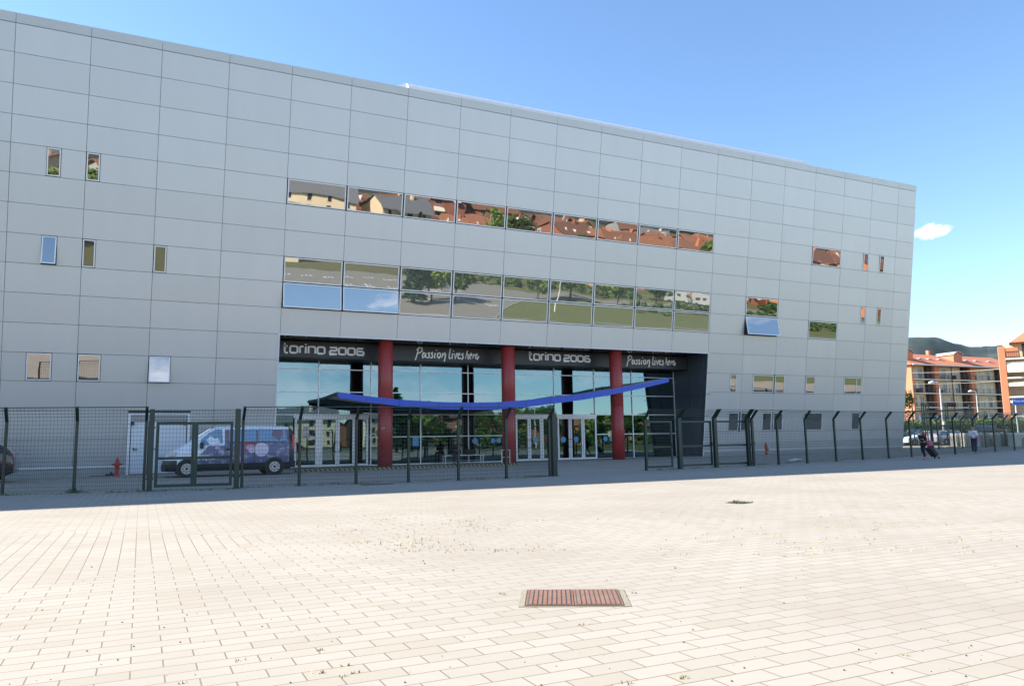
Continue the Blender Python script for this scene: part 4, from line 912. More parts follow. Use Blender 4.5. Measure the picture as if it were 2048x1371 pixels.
# ------------------------------------------------------------------ people
def skin(name, V, E, m, par, root=0, sub=2):
    names = list(V); me = bpy.data.meshes.new(name); me.from_pydata([V[k][0] for k in names], [(names.index(a), names.index(b)) for a, b in E], [])
    me.materials.append(m); o = bpy.data.objects.new(name, me); col.objects.link(o); o.parent = par
    md = o.modifiers.new('skin', 'SKIN'); md.use_smooth_shade = True
    for i, k in enumerate(names):
        r_ = V[k][1]; me.skin_vertices[0].data[i].radius = r_ if isinstance(r_, tuple) else (r_, r_)
    me.skin_vertices[0].data[names.index(root) if root in names else 0].use_root = True
    s_ = o.modifiers.new('sub', 'SUBSURF'); s_.levels = sub; s_.render_levels = sub
    return o
def lerp(a, b, t): return tuple(a[i] * (1 - t) + b[i] * t for i in range(3))
SKIN = mat('skin', (.45, .26, .18), .55)
def person(label, loc, rz, J, mats, scale=1.0, hairlen=.25, group=None):
    # J: joint positions facing +x; keys pelvis chest neck head, shL elL haL (R), hipL knL anL (R)
    t = thing('person', label, 'person', loc, rz, scale=scale); top, leg, shoe, hair = mats
    V = {'pelvis': (J['pelvis'], (.13, .10)), 'waist': (lerp(J['pelvis'], J['chest'], .45), (.115, .09)), 'chest': (J['chest'], (.15, .105)), 'neckb': (lerp(J['chest'], J['neck'], .7), .06), 'neck': (J['neck'], .048)}
    h = J['head']; V['jaw'] = ((h[0] + .02, h[1], h[2] - .06), .062); V['head'] = (h, .088); V['crown'] = ((h[0] - .015, h[1], h[2] + .06), .075); V['nose'] = ((h[0] + .105, h[1], h[2] - .015), .012)
    E = [('pelvis', 'waist'), ('waist', 'chest'), ('chest', 'neckb'), ('neckb', 'neck'), ('neck', 'jaw'), ('jaw', 'head'), ('head', 'crown'), ('head', 'nose')]
    for s in 'LR':
        V['sh' + s] = (J['sh' + s], .055); V['el' + s] = (J['el' + s], .040); V['wr' + s] = (J['ha' + s], .026)
        d = (Vector(J['ha' + s]) - Vector(J['el' + s])).normalized(); pm_ = Vector(J['ha' + s]) + d * .07; V['pa' + s] = (tuple(pm_), (.036, .018))
        E += [('chest', 'sh' + s), ('sh' + s, 'el' + s), ('el' + s, 'wr' + s), ('wr' + s, 'pa' + s)]
        sd2 = Vector((0, 1, 0)).cross(d).normalized() if abs(d.y) < .9 else Vector((1, 0, 0)); sdv = d.cross(sd2).normalized()
        for q, (of, ln) in enumerate(((-.026, .060), (-.009, .072), (.009, .068), (.026, .052))):
            a = pm_ + sdv * of + d * .02; b = a + d * ln * .55 + sd2 * .006; c = b + d * ln * .35 + sd2 * .02
            V[f'f{q}{s}'] = (tuple(b), .009); V[f'g{q}{s}'] = (tuple(c), .008); E += [('pa' + s, f'f{q}{s}'), (f'f{q}{s}', f'g{q}{s}')]
        th_ = Vector(J['ha' + s]) + sdv * -.045 + d * .05; V['th' + s] = (tuple(th_), .010); E.append(('wr' + s, 'th' + s))
        V['hip' + s] = (J['hip' + s], .085); V['kn' + s] = (J['kn' + s], .055); V['an' + s] = (J['an' + s], .038); a = J['an' + s]; V['to' + s] = ((a[0] + .15, a[1], max(.02, a[2] - .05)), .03)
        V['ca' + s] = (lerp(J['kn' + s], J['an' + s], .35), .052)
        E += [('pelvis', 'hip' + s), ('hip' + s, 'kn' + s), ('kn' + s, 'ca' + s), ('ca' + s, 'an' + s), ('an' + s, 'to' + s)]
    skin('body', V, E, SKIN, t, 'pelvis', 2)
    K = {k: (v[0], tuple(q + .018 for q in (v[1] if isinstance(v[1], tuple) else (v[1], v[1])))) for k, v in V.items()}
    ks = ['pelvis', 'waist', 'chest', 'neckb'] + [a + s for s in 'LR' for a in ('sh', 'el')]; K2 = {k: K[k] for k in ks}
    for s in 'LR': K2['sl' + s] = (lerp(J['el' + s], J['ha' + s], .9), .042)
    skin('jacket', K2, [('pelvis', 'waist'), ('waist', 'chest'), ('chest', 'neckb')] + [e for s in 'LR' for e in (('chest', 'sh' + s), ('sh' + s, 'el' + s), ('el' + s, 'sl' + s))], top, t, 'pelvis')
    K3 = {k: (K[k][0], tuple(q - .004 for q in K[k][1])) for k in ['pelvis'] + [a + s for s in 'LR' for a in ('hip', 'kn', 'ca')]}
    for s in 'LR': K3['cu' + s] = (lerp(J['kn' + s], J['an' + s], .92), .052)
    skin('trousers', K3, [e for s in 'LR' for e in (('pelvis', 'hip' + s), ('hip' + s, 'kn' + s), ('kn' + s, 'ca' + s), ('ca' + s, 'cu' + s))], leg, t, 'pelvis')
    for s in 'LR':
        a = J['an' + s]; skin('shoe', {'a': ((a[0] - .04, a[1], a[2] - .02), .048), 'b': ((a[0] + .06, a[1], max(.045, a[2] - .04)), .046), 'c': ((a[0] + .17, a[1], max(.035, a[2] - .05)), .034)}, [('a', 'b'), ('b', 'c')], shoe, t, 'a', 1)
    hz_ = {'a': ((h[0] - .02, h[1], h[2] + .075), .085), 'b': ((h[0] - .06, h[1], h[2] + .0), .085), 'c': ((h[0] - .085, h[1], h[2] - hairlen * .5), .07), 'd': ((h[0] - .09, h[1], h[2] - hairlen), .035)}
    skin('hair', hz_, [('a', 'b'), ('b', 'c'), ('c', 'd')], hair, t, 'a')
    for s in (-1, 1):
        e = MB(); e.tube([(h[0] + .080, s * .032 + h[1], h[2] + .004), (h[0] + .092, s * .032 + h[1], h[2] + .004)], .010, 8); e.build('eye', M['black'], t)
    e = MB(); e.b2((h[0] + .083, h[1] - .022, h[2] - .055), (h[0] + .093, h[1] + .022, h[2] - .047)); e.build('mouth', mat('lips', (.35, .10, .09), .5), t)
    return t
walk = dict(pelvis=(0, 0, .92), chest=(.06, 0, 1.27), neck=(.10, 0, 1.42), head=(.16, 0, 1.53), shL=(.05, .17, 1.34), elL=(.04, .22, 1.08), haL=(.26, .16, 1.12), shR=(.05, -.17, 1.34), elR=(-.10, -.22, 1.10), haR=(-.30, -.22, .92), hipL=(0, .09, .88), knL=(.16, .09, .50), anL=(.10, .09, .09), hipR=(0, -.09, .88), knR=(-.02, -.09, .48), anR=(-.30, -.09, .14))
dk = mat('black_cloth', (.014, .013, .016), .85); navy = mat('dark_navy_cloth', (.02, .025, .06), .85)
pk = mat('pink_fabric', (.42, .10, .16), .75); hairb = mat('dark_brown_hair', (.03, .018, .012), .6); hairc = mat('chestnut_hair', (.13, .06, .03), .6)
wt = mat('white_shirt', (.62, .63, .68), .8)
pp_ = P3(1849, 918); person('woman in black walking left along the fence in bright pink shoes', pp_, math.pi + .1, walk, (dk, dk, mat('pink_shoes', (.65, .06, .16), .6), hairb), .97)
def rot2(v, a): return Vector((v[0] * math.cos(a) - v[1] * math.sin(a), v[0] * math.sin(a) + v[1] * math.cos(a), v[2] if len(v) > 2 else 0))
bgp = pp_ + rot2((-.16, .26), math.pi + .1) + Vector((0, 0, .70)); bgt = thing('shoulder_bag', 'pink shoulder bag hanging at the back of the woman in black', 'bag', bgp)
b = MB(); b.tube([(0, 0, 0), (0, 0, .08), (0, 0, .28), (0, 0, .34)], [.10, .17, .15, .05], 12); b.build('pouch', pk, bgt, True); b = MB(); b.tube([(-.12, 0, .3), (-.06, -.03, .58), (.02, -.08, .62), (.12, 0, .3)], .012, 6); b.build('strap', pk, bgt)
scp = P3(1871, 916.5); sct = thing('suitcase', 'black wheeled suitcase tilted behind the woman in black', 'suitcase', scp, math.pi - .25)
b = MB(); an = R(38); ca, sa = math.cos(an), math.sin(an)
def tl(x, y, z): return (x * ca + z * sa, y, -x * sa + z * ca + .16)
b.hexa([tl(x, y, z) for z in (0, .6) for x, y in ((-.13, -.22), (.13, -.22), (.13, .22), (-.13, .22))]); bevel(b.build('shell', mat('black_luggage', (.018, .018, .02), .6), sct), .05, 3)
for y in (-.15, .15):
    b = MB(); c = tl(-.08, y, -.03); b.tube([(c[0], y - .02, .05), (c[0], y + .02, .05)], .05, 12); b.build('wheel', M['rubber'], sct)
b = MB(); b.tube([tl(-.08, -.1, .6), tl(-.08, -.1, .92), tl(-.08, .1, .92), tl(-.08, .1, .6)], .011, 6); b.build('handle', M['chrome'], sct)
stand = dict(pelvis=(0, 0, .92), chest=(.0, 0, 1.28), neck=(.03, 0, 1.44), head=(.06, 0, 1.55), shL=(.0, .17, 1.35), elL=(.05, .20, 1.08), haL=(.24, .08, 1.22), shR=(0, -.17, 1.35), elR=(.12, -.21, 1.10), haR=(.20, -.06, 1.40), hipL=(0, .08, .88), knL=(.08, .08, .49), anL=(.12, .08, .09), hipR=(0, -.08, .88), knR=(0, -.08, .48), anR=(-.10, -.08, .10))
pq = P3(1950, 907.5); person('woman in a white top and dark trousers with a hand at her face', pq, math.pi + .55, stand, (wt, navy, mat('tan_shoes', (.40, .24, .18), .7), hairc), 1.08)
bgp = pq + Vector((.28, .05, .80)); b2t = thing('shoulder_bag', 'dull pink bag on the far side of the woman in a white top', 'bag', bgp)
b = MB(); b.tube([(0, 0, 0), (0, 0, .08), (0, 0, .30), (0, 0, .36)], [.10, .16, .15, .05], 12); b.build('pouch', mat('dusty_pink', (.32, .12, .13), .8), b2t, True); b = MB(); b.tube([(-.1, 0, .3), (-.16, 0, .65), (.02, 0, .62), (.1, 0, .3)], .012, 6); b.build('strap', dk, b2t)
sit = dict(pelvis=(0, 0, .64), chest=(.04, 0, .98), neck=(.08, 0, 1.13), head=(.14, 0, 1.24), shL=(.03, .17, 1.04), elL=(.12, .2, .80), haL=(.30, .08, .78), shR=(.03, -.17, 1.04), elR=(.12, -.2, .80), haR=(.30, -.05, .80), hipL=(.04, .09, .62), knL=(.42, .11, .60), anL=(.44, .11, .10), hipR=(.04, -.09, .62), knR=(.42, -.11, .60), anR=(.36, -.11, .10))
bx2 = aty(910, 900, 45.05).x
person('person in dark clothes sitting on the bench before the glass', (bx2, 45.05, .06), -math.pi / 2 - .2, sit, (dk, dk, dk, hairb), 1.12)
bb = thing('duffel_bag', 'black bag lying on the right end of the bench', 'bag', (bx2 + 1.0, 45.05, .64)); b = MB(); b.tube([(-.38, 0, .17), (-.3, 0, .18), (.3, 0, .18), (.38, 0, .17)], [.1, .19, .19, .1], 14); b.build('holdall', dk, bb, True)
b = MB(); b.tube([(-.15, 0, .34), (-.1, 0, .46), (.1, 0, .46), (.15, 0, .34)], .014, 6); b.build('strap', dk, bb)
# notices stuck on the glazed door
for z, h_, w_, lab in ((2.30, .42, .30, 'upper paper notice with a red ring taped to the left glazed door'), (1.92, .24, .40, 'lower white paper notice taped to the left glazed door')):
    t = thing('paper_notice', lab, 'notice', (8.78, GY - .025, z), group='paper notices on the glazed door'); b = MB(); b.b2((-w_ / 2, -.004, -h_ / 2), (w_ / 2, .004, h_ / 2)); b.build('sheet', mat('paper', (.62, .60, .60), .8), t)
    b = MB()
    if h_ > .3: b.tube([(.08 * math.cos(a * .5236), -.007, .05 + .08 * math.sin(a * .5236)) for a in range(13)], .012, 5); b.build('printed_ring', M['red'], t)
    else:
        for q in range(6): b.b2((-.14 + q * .05, -.008, -.03), (-.11 + q * .05, -.004, .03))
        b.build('print', M['black'], t)

# ------------------------------------------------------------------ the street side at the right
def lamp_post(u, v0, v1, D, label):
    p = atd(u, v0, D); z0 = gz(p.x, p.y); top = atd(u - 6, v1, D); t = thing('street_lamp', label, 'street lamp', (p.x, p.y, z0), group='street lamps'); h = top.z - z0
    b = MB(); b.tube([(0, 0, 0), (0, 0, h * .5), (0, 0, h - .25), (-.15, .08, h - .05), (-.55, .27, h)], [.11, .09, .07, .06, .05], 10); b.build('pole', mat('lamp_grey', (.50, .52, .50), .5), t, True)
    b = MB(); b.tube([(-.5, .25, h + .02), (-.75, .36, h - .01), (-1.15, .56, h - .07)], [.08, .20, .10], 10); b.build('lamp_head', mat('lamp_head', (.55, .58, .56), .4), t, True)
    b = MB(); b.box((0, -.1, h * .32), (.3, .2, .4)); b.build('junction_box', M['white'], t)
lamp_post(1889, 882, 762.5, 92, 'white street lamp with its head turned left before the orange flats')
lamp_post(1961, 878, 780.5, 128, 'thin distant street lamp before the right half of the orange flats')
for i, (a, b_) in enumerate((((1700, 745, 120), (2200, 714, 118)), ((1700, 766, 125), (2200, 741, 123)), ((1700, 797, 125), (2200, 788, 123)))):
    A_ = atd(*a); B_ = atd(*b_); w_ = MB(); w_.tube([A_ + (B_ - A_) * q / 8 + Vector((0, 0, -.9 * math.sin(math.pi * q / 8))) for q in range(9)], (.045, .03, .018)[i], 5)
    tag(w_.build('overhead_wire', mat('pale_cable', (.62, .60, .55), .5)), ('thick pale cable crossing just under the roof of the orange flats', 'thin cable crossing the upper balconies of the orange flats', 'faintest cable crossing low over the orange flats')[i], 'cable', 'overhead cables')
# hedge, railing, blocks
hA, hB = atd(1740, 880, 101), atd(2180, 880, 101)
L_ = (hB - hA).length; ha = math.atan2((hB - hA).y, (hB - hA).x); ht = thing('hedge', 'rough light green hedge behind the parked cars under the blue railing', 'hedge', ((hA.x + hB.x) / 2, (hA.y + hB.y) / 2, .4), ha)
mb = MB(); tn = []; leaves(mb, tn, (0, 0, 1.35), L_ / 2, 1.1, 1.5, 18000, .17, 4, 'box'); o = mb.build('foliage', M['leafy'], ht); setone(o, tn)
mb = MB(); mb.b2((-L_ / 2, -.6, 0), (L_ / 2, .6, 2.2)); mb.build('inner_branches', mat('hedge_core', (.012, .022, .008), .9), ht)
M['blrail'] = mat('pale_blue_railing', (.33, .47, .66), .5)
rA, rB = atd(1740, 880, 106), atd(2180, 880, 106); L_ = (rB - rA).length
rt = thing('railing', 'pale blue railing on a low wall above the hedge', 'railing', (rA.x, rA.y, .4), math.atan2((rB - rA).y, (rB - rA).x))
b = MB()
for z in (2.75, 3.15, 3.6): b.bar((0, 0, z), (L_, 0, z), .06, .07)
b.build('rails', M['blrail'], rt); b = MB(); b.b2((0, -.15, 0), (L_, .15, 2.5)); b.build('low_wall', mat('railing_wall', (.40, .42, .40), .9, var=.2), rt)
for k in range(int(L_ / 2.4)): b = MB(); b.b2((k * 2.4, -.06, 2.5), (k * 2.4 + .12, .06, 3.68)); b.build('post', M['blrail'], rt)
for i, (u0, u1, lab) in enumerate(((1914, 1932, 'leftmost, beside the silver car'), (1934, 1964, 'behind the woman in the white top'), (1966, 2000, 'centre, fully seen between fence posts'), (2002, 2028, 'between the centre one and the rightmost'), (2030, 2066, 'rightmost at the photo edge'))):
    a, b_ = gnd(u0, 892.5), gnd(u1, 890.5); a.y -= .0; d = b_ - a; L_ = d.length; t = thing('concrete_block', 'grey concrete block with a round recess, ' + lab, 'concrete block', (a.x, a.y, gz(a.x, a.y)), math.atan2(d.y, d.x), group='concrete blocks lining the kerb')
    b = MB(); h = 1.18; n_ = 12; cx = L_ / 2; r_ = min(.42, L_ * .28); arcp = [(cx + r_ * math.cos(math.pi * k / n_), .28 + r_ * 1.15 * math.sin(math.pi * k / n_)) for k in range(n_ + 1)]
    b.prism([(0, 0), (0, h), (L_, h), (L_, 0), (arcp[0][0], 0)] + arcp + [(arcp[-1][0], 0)], 'y', -.0, .5); b.b2((.05, .42, .02), (L_ - .05, .5, h - .05)); o = b.build('casting', M['block'], t)
# station sign
sg = atd(2026, 810, 96); st_ = thing('station_sign', 'blue station name sign with white lettering cut off by the right photo edge', 'sign', sg, math.atan2(RV.y, RV.x) - .1)
b = MB(); b.b2((0, -.04, -.0), (4.3, .04, .86)); b.build('board', mat('sign_blue', (.02, .10, .48), .4), st_)
for x in (.3, 3.9): b = MB(); b.b2((x, .04, -sg.z + .3), (x + .1, .14, .5)); b.build('post', M['frame'], st_)
def label3(body, par, loc, size, m, rx=math.pi / 2, bold=0):
    cu = bpy.data.curves.new('t', 'FONT'); cu.body = body; cu.size = size; cu.extrude = .004; cu.offset = bold
    o = bpy.data.objects.new('t', cu); col.objects.link(o); dg = bpy.context.evaluated_depsgraph_get(); me = bpy.data.meshes.new_from_object(o.evaluated_get(dg)); bpy.data.objects.remove(o)
    n_ = bpy.data.objects.new('lettering', me); col.objects.link(n_); me.materials.clear(); me.materials.append(m); n_.parent = par; n_.location = loc; n_.rotation_euler = (rx, 0, 0)
label3('Pinerolo', st_, (.10, -.046, .40), .40, M['letter']); label3('Olimpica', st_, (1.62, -.046, .34), .50, M['letter'], bold=.012)

# orange flats
M['orange'] = mat('orange_render', (.55, .20, .10), .85, var=.08, vscale=.3); M['cream'] = mat('cream_render', (.74, .60, .40), .85, var=.06, vscale=.3)
M['tile'] = mat('orange_roof_tiles', (.50, .17, .085), .85, var=.2, vscale=1.5, bump=.6, bscale=12); M['slab'] = mat('white_slab_edge', (.70, .68, .62), .7)
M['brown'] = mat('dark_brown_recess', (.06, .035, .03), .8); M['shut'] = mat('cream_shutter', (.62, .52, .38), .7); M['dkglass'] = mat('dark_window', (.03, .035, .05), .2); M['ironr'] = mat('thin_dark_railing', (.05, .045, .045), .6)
fp_ = atd(1830, 869, 150); W_ = 34; Dp = 13; base = .4
fl = thing('apartment_building', 'long orange and cream apartment block with white balconies and terracotta roof', 'building', (fp_.x, fp_.y, 0), R(-1))
ez = 15.3
def fb(name, m, lo=None, hi=None, f=None):
    b = MB()
    if lo: b.b2(lo, hi)
    if f: f(b)
    return b.build(name, m, fl)
fb('wall', M['cream'], (0.02, .9, 0), (W_, Dp, ez)); fb('end_wall', M['orange'], (-.28, -.6, 0), (0, Dp, ez + .2))
rf = fb('roof', M['tile'], f=lambda b: b.hexa([(-.9, -1.5, ez - .1), (W_ + .5, -1.5, ez - .1), (W_ + .5, Dp + 1, ez - .1), (-.9, Dp + 1, ez - .1), (-.9, 5.8, ez + 3.0), (W_ + .5, 5.8, ez + 3.0), (W_ + .5, 6.4, ez + 3.0), (-.9, 6.4, ez + 3.0)]))
fb('eaves', M['slab'], (-.95, -1.62, ez - .22), (W_ + .5, -1.45, ez + .0))
for x in (0.4, 15.4):
    def dm_(b, x=x):
        pts = [(x + 2.7 * q / 10, ez + 2.55 + .55 * math.sin(math.pi * q / 10)) for q in range(11)]
        b.prism([(x, ez + .7)] + pts + [(x + 2.7, ez + .7)], 'y', 1.4, 5.6)
    o = fb('dormer', M['orange'], f=dm_)
    b = MB(); pts = [(x - .25 + 3.2 * q / 10, ez + 2.62 + .60 * math.sin(math.pi * q / 10)) for q in range(11)]; b.prism(pts + [(p[0], p[1] + .12) for p in pts[::-1]], 'y', 1.1, 5.8); b.build('dormer_roof', mat('grey_sheet_roof', (.42, .42, .40), .5), o)
for x, y_ in ((6.2, 2.3), (9.0, 2.3), (12.2, 2.4), (20.5, 2.3), (24.0, 2.5), (28, 2.3)):
    z_ = ez - .1 + 3.1 * (y_ + 1.5) / 7.3; b = MB(); b.box((x, y_, z_ + .12), (1.0, .9, .12)); b.build('skylight', mat('skylight_glass', (.45, .47, .50), .2), rf)
b = MB(); b.b2((14.0, 6.0, ez + 2.6), (14.6, 6.6, ez + 4.0)); b.build('chimney', M['orange'], rf)
for k in range(5):
    z = 12.5 - k * 2.8 if k < 4 else 1.6
    sl_ = fb('balcony', M['slab'], (0.0, -.55, z - .18), (W_, .9, z))
    b = MB()
    b.bar((.05, -.5, z + .95), (W_, -.5, z + .95), .05, .05); b.bar((.05, -.5, z + .1), (W_, -.5, z + .1), .04, .04)
    for i in range(int(W_ / .28)): b.bar((.1 + i * .28, -.5, z + .1), (.1 + i * .28, -.5, z + .95), .014, .014)
    for i in range(int(W_ / 2.1)): b.bar((.1 + i * 2.1, -.5, z), (.1 + i * 2.1, -.5, z + 1.0), .06, .06)
    b.build('railing', M['ironr'], sl_)
for x0 in (5.3, 16.3, 27.3):
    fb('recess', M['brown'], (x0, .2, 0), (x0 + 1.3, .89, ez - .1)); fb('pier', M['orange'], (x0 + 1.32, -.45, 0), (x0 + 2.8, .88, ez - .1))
for x in (11.4,): fb('downpipe', M['brown'], (x, -.68, 0), (x + .16, -.56, ez - .1))
rr2 = random.Random(8)
for k in range(4):
    z = 12.5 - k * 2.8
    for x in (1.4, 3.4, 9.0, 10.6, 12.6, 14.6, 20.3, 22.4, 24.6):
        kind = rr2.random(); b = MB(); b.b2((x, .82, z + .02), (x + 1.15, .895, z + 2.15))
        o = b.build('balcony_door', M['shut'] if kind < .55 else M['dkglass'], fl)
        b = MB(); b.b2((x - .08, .80, z), (x, .90, z + 2.23)); b.b2((x + 1.15, .80, z), (x + 1.23, .90, z + 2.23)); b.b2((x, .80, z + 2.15), (x + 1.15, .90, z + 2.23))
        if kind >= .55: b.b2((x + .54, .80, z + .02), (x + .61, .86, z + 2.15))
        b.build('frame', M['slab'], o)
    for _ in range(3):
        x = rr2.uniform(.5, 14); b = MB(); w_ = rr2.uniform(.4, 1.3); b.b2((x, -.3, z + .02), (x + w_, .2, z + rr2.uniform(.6, 1.1))); b.build('balcony_clutter', mat('clutter', rr2.choice(((.03, .03, .035), (.15, .03, .05), (.05, .06, .1), (.35, .33, .3))), .8), fl)
# nearer flats at the frame edge
q_ = atd(2010, 866, 112); nf = thing('apartment_building', 'nearer orange and cream flats with cream awnings at the right photo edge', 'building', (q_.x, q_.y, 0), R(-57))
def nb(name, m, lo, hi, par=None): b = MB(); b.b2(lo, hi); return b.build(name, m, par or nf)
nb('wall', M['cream'], (.9, 2.0, 0), (16, 12, 14.6)); nb('pier', M['orange'], (0.15, -.35, 0), (.95, 3, 14.2)); nb('pier', M['orange'], (4.6, .6, 0), (5.4, 2, 13.8))
nb('parapet', M['orange'], (.95, -.3, 12.6), (2.6, -.1, 13.9))
b = MB(); b.hexa([(1.6, -1.2, 14.6), (17, -1.2, 14.6), (17, 13, 14.6), (1.6, 13, 14.6), (6, 5, 18.2), (12, 5, 18.2), (12, 7, 18.2), (6, 7, 18.2)]); b.build('roof', M['tile'], nf)
for z in (12.4, 9.6, 6.8, 4.0):
    o = nb('balcony', M['slab'], (.96, -.4, z - .22), (16, 2.0, z)); b = MB(); b.bar((1, -.35, z + .95), (16, -.35, z + .95), .05, .05)
    for i in range(60): b.bar((1 + i * .25, -.35, z), (1 + i * .25, -.35, z + .95), .022, .022)
    b.build('railing', M['ironr'], o)
    for x in (1.6, 3.2, 6.5, 9): d_ = nb('balcony_door', M['dkglass'] if x > 3 else M['shut'], (x, 1.93, z + .02), (x + 1.1, 1.995, z + 2.2))
M['awn'] = mat('cream_awning', (.72, .66, .52), .8)
for z, drop, out in ((11.9, 1.7, 1.2), (8.9, .7, .9), (6.3, .5, .9)):
    b = MB(); b.hexa([(1.05, -.35 - out, z - drop), (7, -.35 - out, z - drop), (7, .2, z - .08), (1.05, .2, z - .08), (1.05, -.35 - out, z - drop + .06), (7, -.35 - out, z - drop + .06), (7, .2, z), (1.05, .2, z)]); b.build('awning', M['awn'], nf)
tree('street_tree', 'small leafy branch of a tree peeping out at the right edge of the hall', atd(1800, 870, 118).x, atd(1800, 870, 118).y, 9.5, 2.6, M['leaf'], 21, n=2200, size=.22, group=None)

# ------------------------------------------------------------------ what the windows mirror: the town behind the camera
M['brick'] = mat('red_brown_render', (.30, .12, .075), .85, var=.12, vscale=.5); M['greyroof'] = mat('grey_slate_roof', (.16, .165, .17), .8, var=.2, vscale=2); M['terra'] = mat('old_terracotta', (.20, .095, .06), .85, var=.3, vscale=1.5, bump=.5, bscale=6)
def house(label, x, y, w_, d_, h, rz, wall, roof, gable=2.6, fl_=3, awn=False, dorm=0, z=None, grp='town houses mirrored in the hall windows'):
    z = gb(x, y) - .3 if z is None else z
    t = thing('town_house', label, 'house', (x, y, z), rz, group=grp)
    b = MB(); b.b2((-w_ / 2, -d_ / 2, 0), (w_ / 2, d_ / 2, h)); b.build('wall', wall, t)
    b = MB(); o_ = .8; b.prism([(-d_ / 2 - o_, h - .15), (0, h + gable), (d_ / 2 + o_, h - .15), (d_ / 2 + o_, h + .05), (0, h + gable + .25), (-d_ / 2 - o_, h + .05)], 'x', -w_ / 2 - o_, w_ / 2 + o_); b.b2((-w_ / 2 + .1, -.1, h), (w_ / 2 - .1, .1, h + gable - .1))
    rf_ = b.build('roof', roof, t)
    b = MB(); b.prism([(-d_ / 2, h), (0, h + gable - .2), (d_ / 2, h)], 'x', -w_ / 2 + .01, w_ / 2 - .01); b.build('gable', wall, t)
    b = MB(); b.box((w_ * .2, d_ * .1, h + gable), (.8, .8, 2.0)); b.build('chimney', wall, rf_)
    n = max(2, int(w_ / 4.5))
    for k in range(n):
        xx = -w_ / 2 + w_ * (k + .5) / n
        for q in range(fl_):
            zz = .9 + q * (h / fl_); b = MB(); b.b2((xx - .55, d_ / 2 + .0, zz), (xx + .55, d_ / 2 + .04, zz + 1.5)); o = b.build('window', M['dkglass'], t); b = MB(); b.b2((xx - .68, d_ / 2 + .0, zz - .12), (xx + .68, d_ / 2 + .12, zz)); b.build('sill', M['slab'], o)
            if awn and (k + q) % 2 == 0: b = MB(); b.hexa([(xx - 1.2, d_ / 2, zz + 1.7), (xx + 1.2, d_ / 2, zz + 1.7), (xx + 1.2, d_ / 2 + 1.2, zz + .9), (xx - 1.2, d_ / 2 + 1.2, zz + .9), (xx - 1.2, d_ / 2, zz + 1.78), (xx + 1.2, d_ / 2, zz + 1.78), (xx + 1.2, d_ / 2 + 1.2, zz + .98), (xx - 1.2, d_ / 2 + 1.2, zz + .98)]); b.build('awning', M['awn'], t)
    for k in range(dorm):
        xx = -w_ / 2 + w_ * (k + .5) / dorm; b = MB(); b.prism([(xx - .8, h + .2), (xx, h + 1.7), (xx + .8, h + .2)], 'y', d_ * .12, d_ * .42); o = b.build('dormer', M['slab'], rf_)
# positions follow the mirrored view: left cells to right cells
house('long cream house with grey hipped roof mirrored in the first window of the upper band', 40, -140, 26, 14, 8, .15, M['cream'], M['greyroof'], 4.2, 3)
house('cream house with grey gabled roof mirrored in the second window of the upper band', 66, -138, 16, 13, 7, -.2, M['cream'], M['greyroof'], 3.6, 3)
house('tall red house with white balconies mirrored at the end of the second upper window', 84, -152, 12, 12, 11, 0, M['brick'], M['terra'], 3, 4, True)
house('red brick house mirrored behind the trees in the third upper window', 102, -158, 18, 12, 9.5, .1, M['brick'], M['terra'], 3, 4)
house('low terracotta roof mirrored in the fourth upper window', 117, -128, 13, 11, 6, -.3, M['brick'], M['terra'], 3.2, 2, dorm=3)
house('long terracotta roof with dormers mirrored in the fifth upper window', 137, -122, 17, 11, 5.5, .25, M['cream'], M['terra'], 3.4, 2, dorm=4)
house('terracotta roof with a pale gable mirrored in the sixth upper window', 158, -116, 12, 11, 5.5, 1.3, M['orange'], M['terra'], 3.4, 2)
house('brick block with cream awnings mirrored in the seventh upper window', 176, -112, 18, 13, 9, -.3, M['orange'], M['terra'], 3, 4, True)
house('brown block with dark balconies mirrored in the eighth upper window', 196, -106, 20, 13, 9, -.35, M['orange'], M['terra'], 3, 4, True)
house('orange block mirrored in the ninth upper window', 216, -98, 18, 13, 9, -.4, M['orange'], M['terra'], 3, 4)
house('orange block with white balconies mirrored in the lone window at the right', 262, -70, 22, 14, 12, -.7, M['orange'], M['terra'], 3, 4, True)
rh = random.Random(12); proto = None
M['terra2'] = mat('lighter_terracotta', (.30, .13, .07), .85, var=.3, vscale=1.5, bump=.5, bscale=6)  # lighter tile colour, for variety among the small roofs
for k in range(66):
    q = k % 22; x = (-60, -50, 70)[k // 22] + q * (19, 19, 8.5)[k // 22] + rh.uniform(-4, 4); y = (-172, -215, -140)[k // 22] - rh.uniform(0, 16) + q * (2.6, 2.6, 2.4)[k // 22]
    house('small old town house mirrored far off in the upper windows', x, y, rh.uniform(8, 13), rh.uniform(8, 10), rh.uniform(4.5, 7.5), rh.choice((-.5, .1, .5, 1.2, 1.57)), rh.choice((M['cream'], M['brick'], M['orange'], M['conc'])), rh.choice((M['terra'], M['terra2'], M['terra2'], M['greyroof'])), rh.uniform(1.8, 3), 2, k % 3 == 0, dorm=rh.choice((0, 0, 2)), grp='crowd of small far houses mirrored in the upper windows')
hb2 = atd(0, 0, 1)
mb = MB(); n_ = 40
for j in range(10):
    for i in range(n_):
        x = -900 + i * 60; y = -380 - j * 60; mb.v.append((x, y, 3 + j * 2.2 * (1 + .35 * noise.noise(Vector((x * .004, j * .3, 2)))) + 6 * noise.noise(Vector((x * .006, y * .006, 0)))))
for j in range(9):
    for i in range(n_ - 1): mb.f.append((j * n_ + i, j * n_ + i + 1, (j + 1) * n_ + i + 1, (j + 1) * n_ + i)); mb.m.append(0)
tag(mb.build('town_hills', M['wood'], smooth=True), kind='structure')
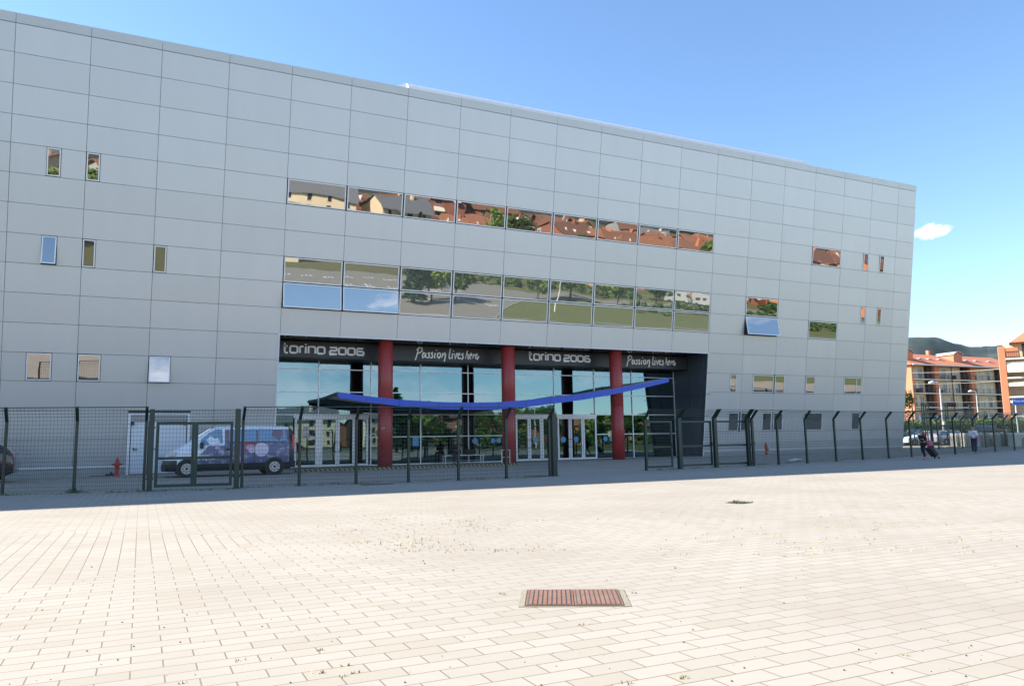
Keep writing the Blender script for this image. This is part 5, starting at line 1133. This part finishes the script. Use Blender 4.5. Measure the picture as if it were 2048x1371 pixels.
TR = [(-27, -112, 10, 7, 'ell', 'dark tree mirrored in the leftmost small upper window'), (-15, -116, 10, 7, 'ell', 'dark tree mirrored in the second small upper window'), (40.7, -40, 11.5, 2.4, 'cone', 'tall dark conifer mirrored beside the first red column'), (45, -44, 9, 4.6, 'ell', 'bushy tree mirrored right of the first red column'), (52, -50, 7.5, 4.2, 'ell', 'round tree mirrored between the first two red columns'),
      (76, -62, 9.5, 5.2, 'ell', 'spreading tree mirrored over the blue canopy'), (86, -66, 10, 5.5, 'ell', 'dark tree mirrored above the central doors'), (98, -64, 9, 5, 'ell', 'tree mirrored near the third red column'), (110, -66, 9, 5, 'ell', 'tree mirrored right of the third red column'),
      (90, -120, 13, 6, 'ell', 'big tree mirrored in the third upper window'), (99, -124, 12, 6, 'ell', 'second big tree mirrored in the third upper window'), (150, -98, 12, 5, 'ell', 'tree mirrored in the sixth upper window'), (166, -60, 7, 5, 'ell', 'tree mirrored above the open awning window'),
      (60, -108, 6, 5, 'ell', 'shrubby tree at the far edge of the mirrored car park'), (74, -104, 6, 5, 'ell', 'shrubby tree behind the mirrored lawn'), (86, -102, 5, 5, 'ell', 'low tree in the mirrored middle window band'), (112, -92, 5, 5, 'ell', 'low tree by the mirrored lawn'), (128, -88, 5, 5, 'ell', 'low tree left of the mirrored campers'), (142, -60, 4.5, 4, 'ell', 'small tree right of the mirrored lawn')]
for i, (x, y, h, r_, s_, lab) in enumerate(TR): tree('mirrored_tree', lab, x, y, h, r_, M['conif'] if s_ == 'cone' else (M['leaf'], M['leafy'])[i % 2], 50 + i, s_, n=1500, size=.42)
bsh = MB(); tn = []
for (x0, y0, x1, y1, h) in ((66, -98, 118, -86, 2.4), (100, -58, 150, -48, 2.0), (118, -44, 190, -30, 1.8), (56, -72, 64, -100, 2.2)):
    for k in range(14):
        q = k / 13; leaves(bsh, tn, (x0 + (x1 - x0) * q, y0 + (y1 - y0) * q, h * .5), 2.6, 2.2, h * .7, 260, .4, k + int(x0))
o = bsh.build('shrubs', M['leaf']); setone(o, tn); tag(o, 'rough shrubs mirrored in the middle window band', 'shrubs', kind='stuff')
M['camper'] = mat('dusty_white_camper', (.34, .34, .32), .5)
def rv(x, y, rz, label):
    t = thing('camper', label, 'camper van', (x, y, .4), rz, group='white campers mirrored in the right windows'); b = MB()
    b.prism([(0, .0), (0, 2.7), (5.2, 2.7), (6.6, 2.5), (6.7, 1.9), (5.9, 1.7), (6.6, 1.0), (6.9, .5), (6.8, 0)], 'y', -1.1, 1.1); bevel(b.build('body', M['camper'], t), .12, 3)
    for s in (-1, 1):
        for x0 in (1, 3): b = MB(); b.b2((x0, s * 1.1, 1.2), (x0 + 1, s * 1.12, 1.9)); b.build('window', M['dkglass'], t)
    for x0 in (1.4, 5.6):
        for s in (-1, 1): b = MB(); b.tube([(x0, s * 1.0, 0), (x0, s * 1.13, 0)], .38, 16); b.build('wheel', M['rubber'], t)
rv(128, -86, 1.2, 'left white camper mirrored in the eighth window of the middle band'); rv(134, -82, 1.2, 'right white camper mirrored in the ninth window of the middle band')
mp_ = thing('light_mast', 'thin white mast mirrored in the middle window band', 'mast', (72, -46, 0)); b = MB(); b.tube([(0, 0, 0), (0, 0, 9)], [.1, .05], 8); b.build('pole', M['white'], mp_); b = MB(); b.b2((-.6, -.1, 8.9), (.1, .1, 9.05)); b.build('lamp_head', M['white'], mp_)
cb = thing('yard_building', 'cream flat building mirrored at the left of the middle window band', 'building', (26, -128, 0)); b = MB(); b.b2((-14, -6, -1), (10, 6, 5.5)); b.build('wall', M['cream'], cb); b = MB(); b.b2((-14.3, -6.3, 5.5), (10.3, 6.3, 5.8)); b.build('roof', M['conc'], cb)
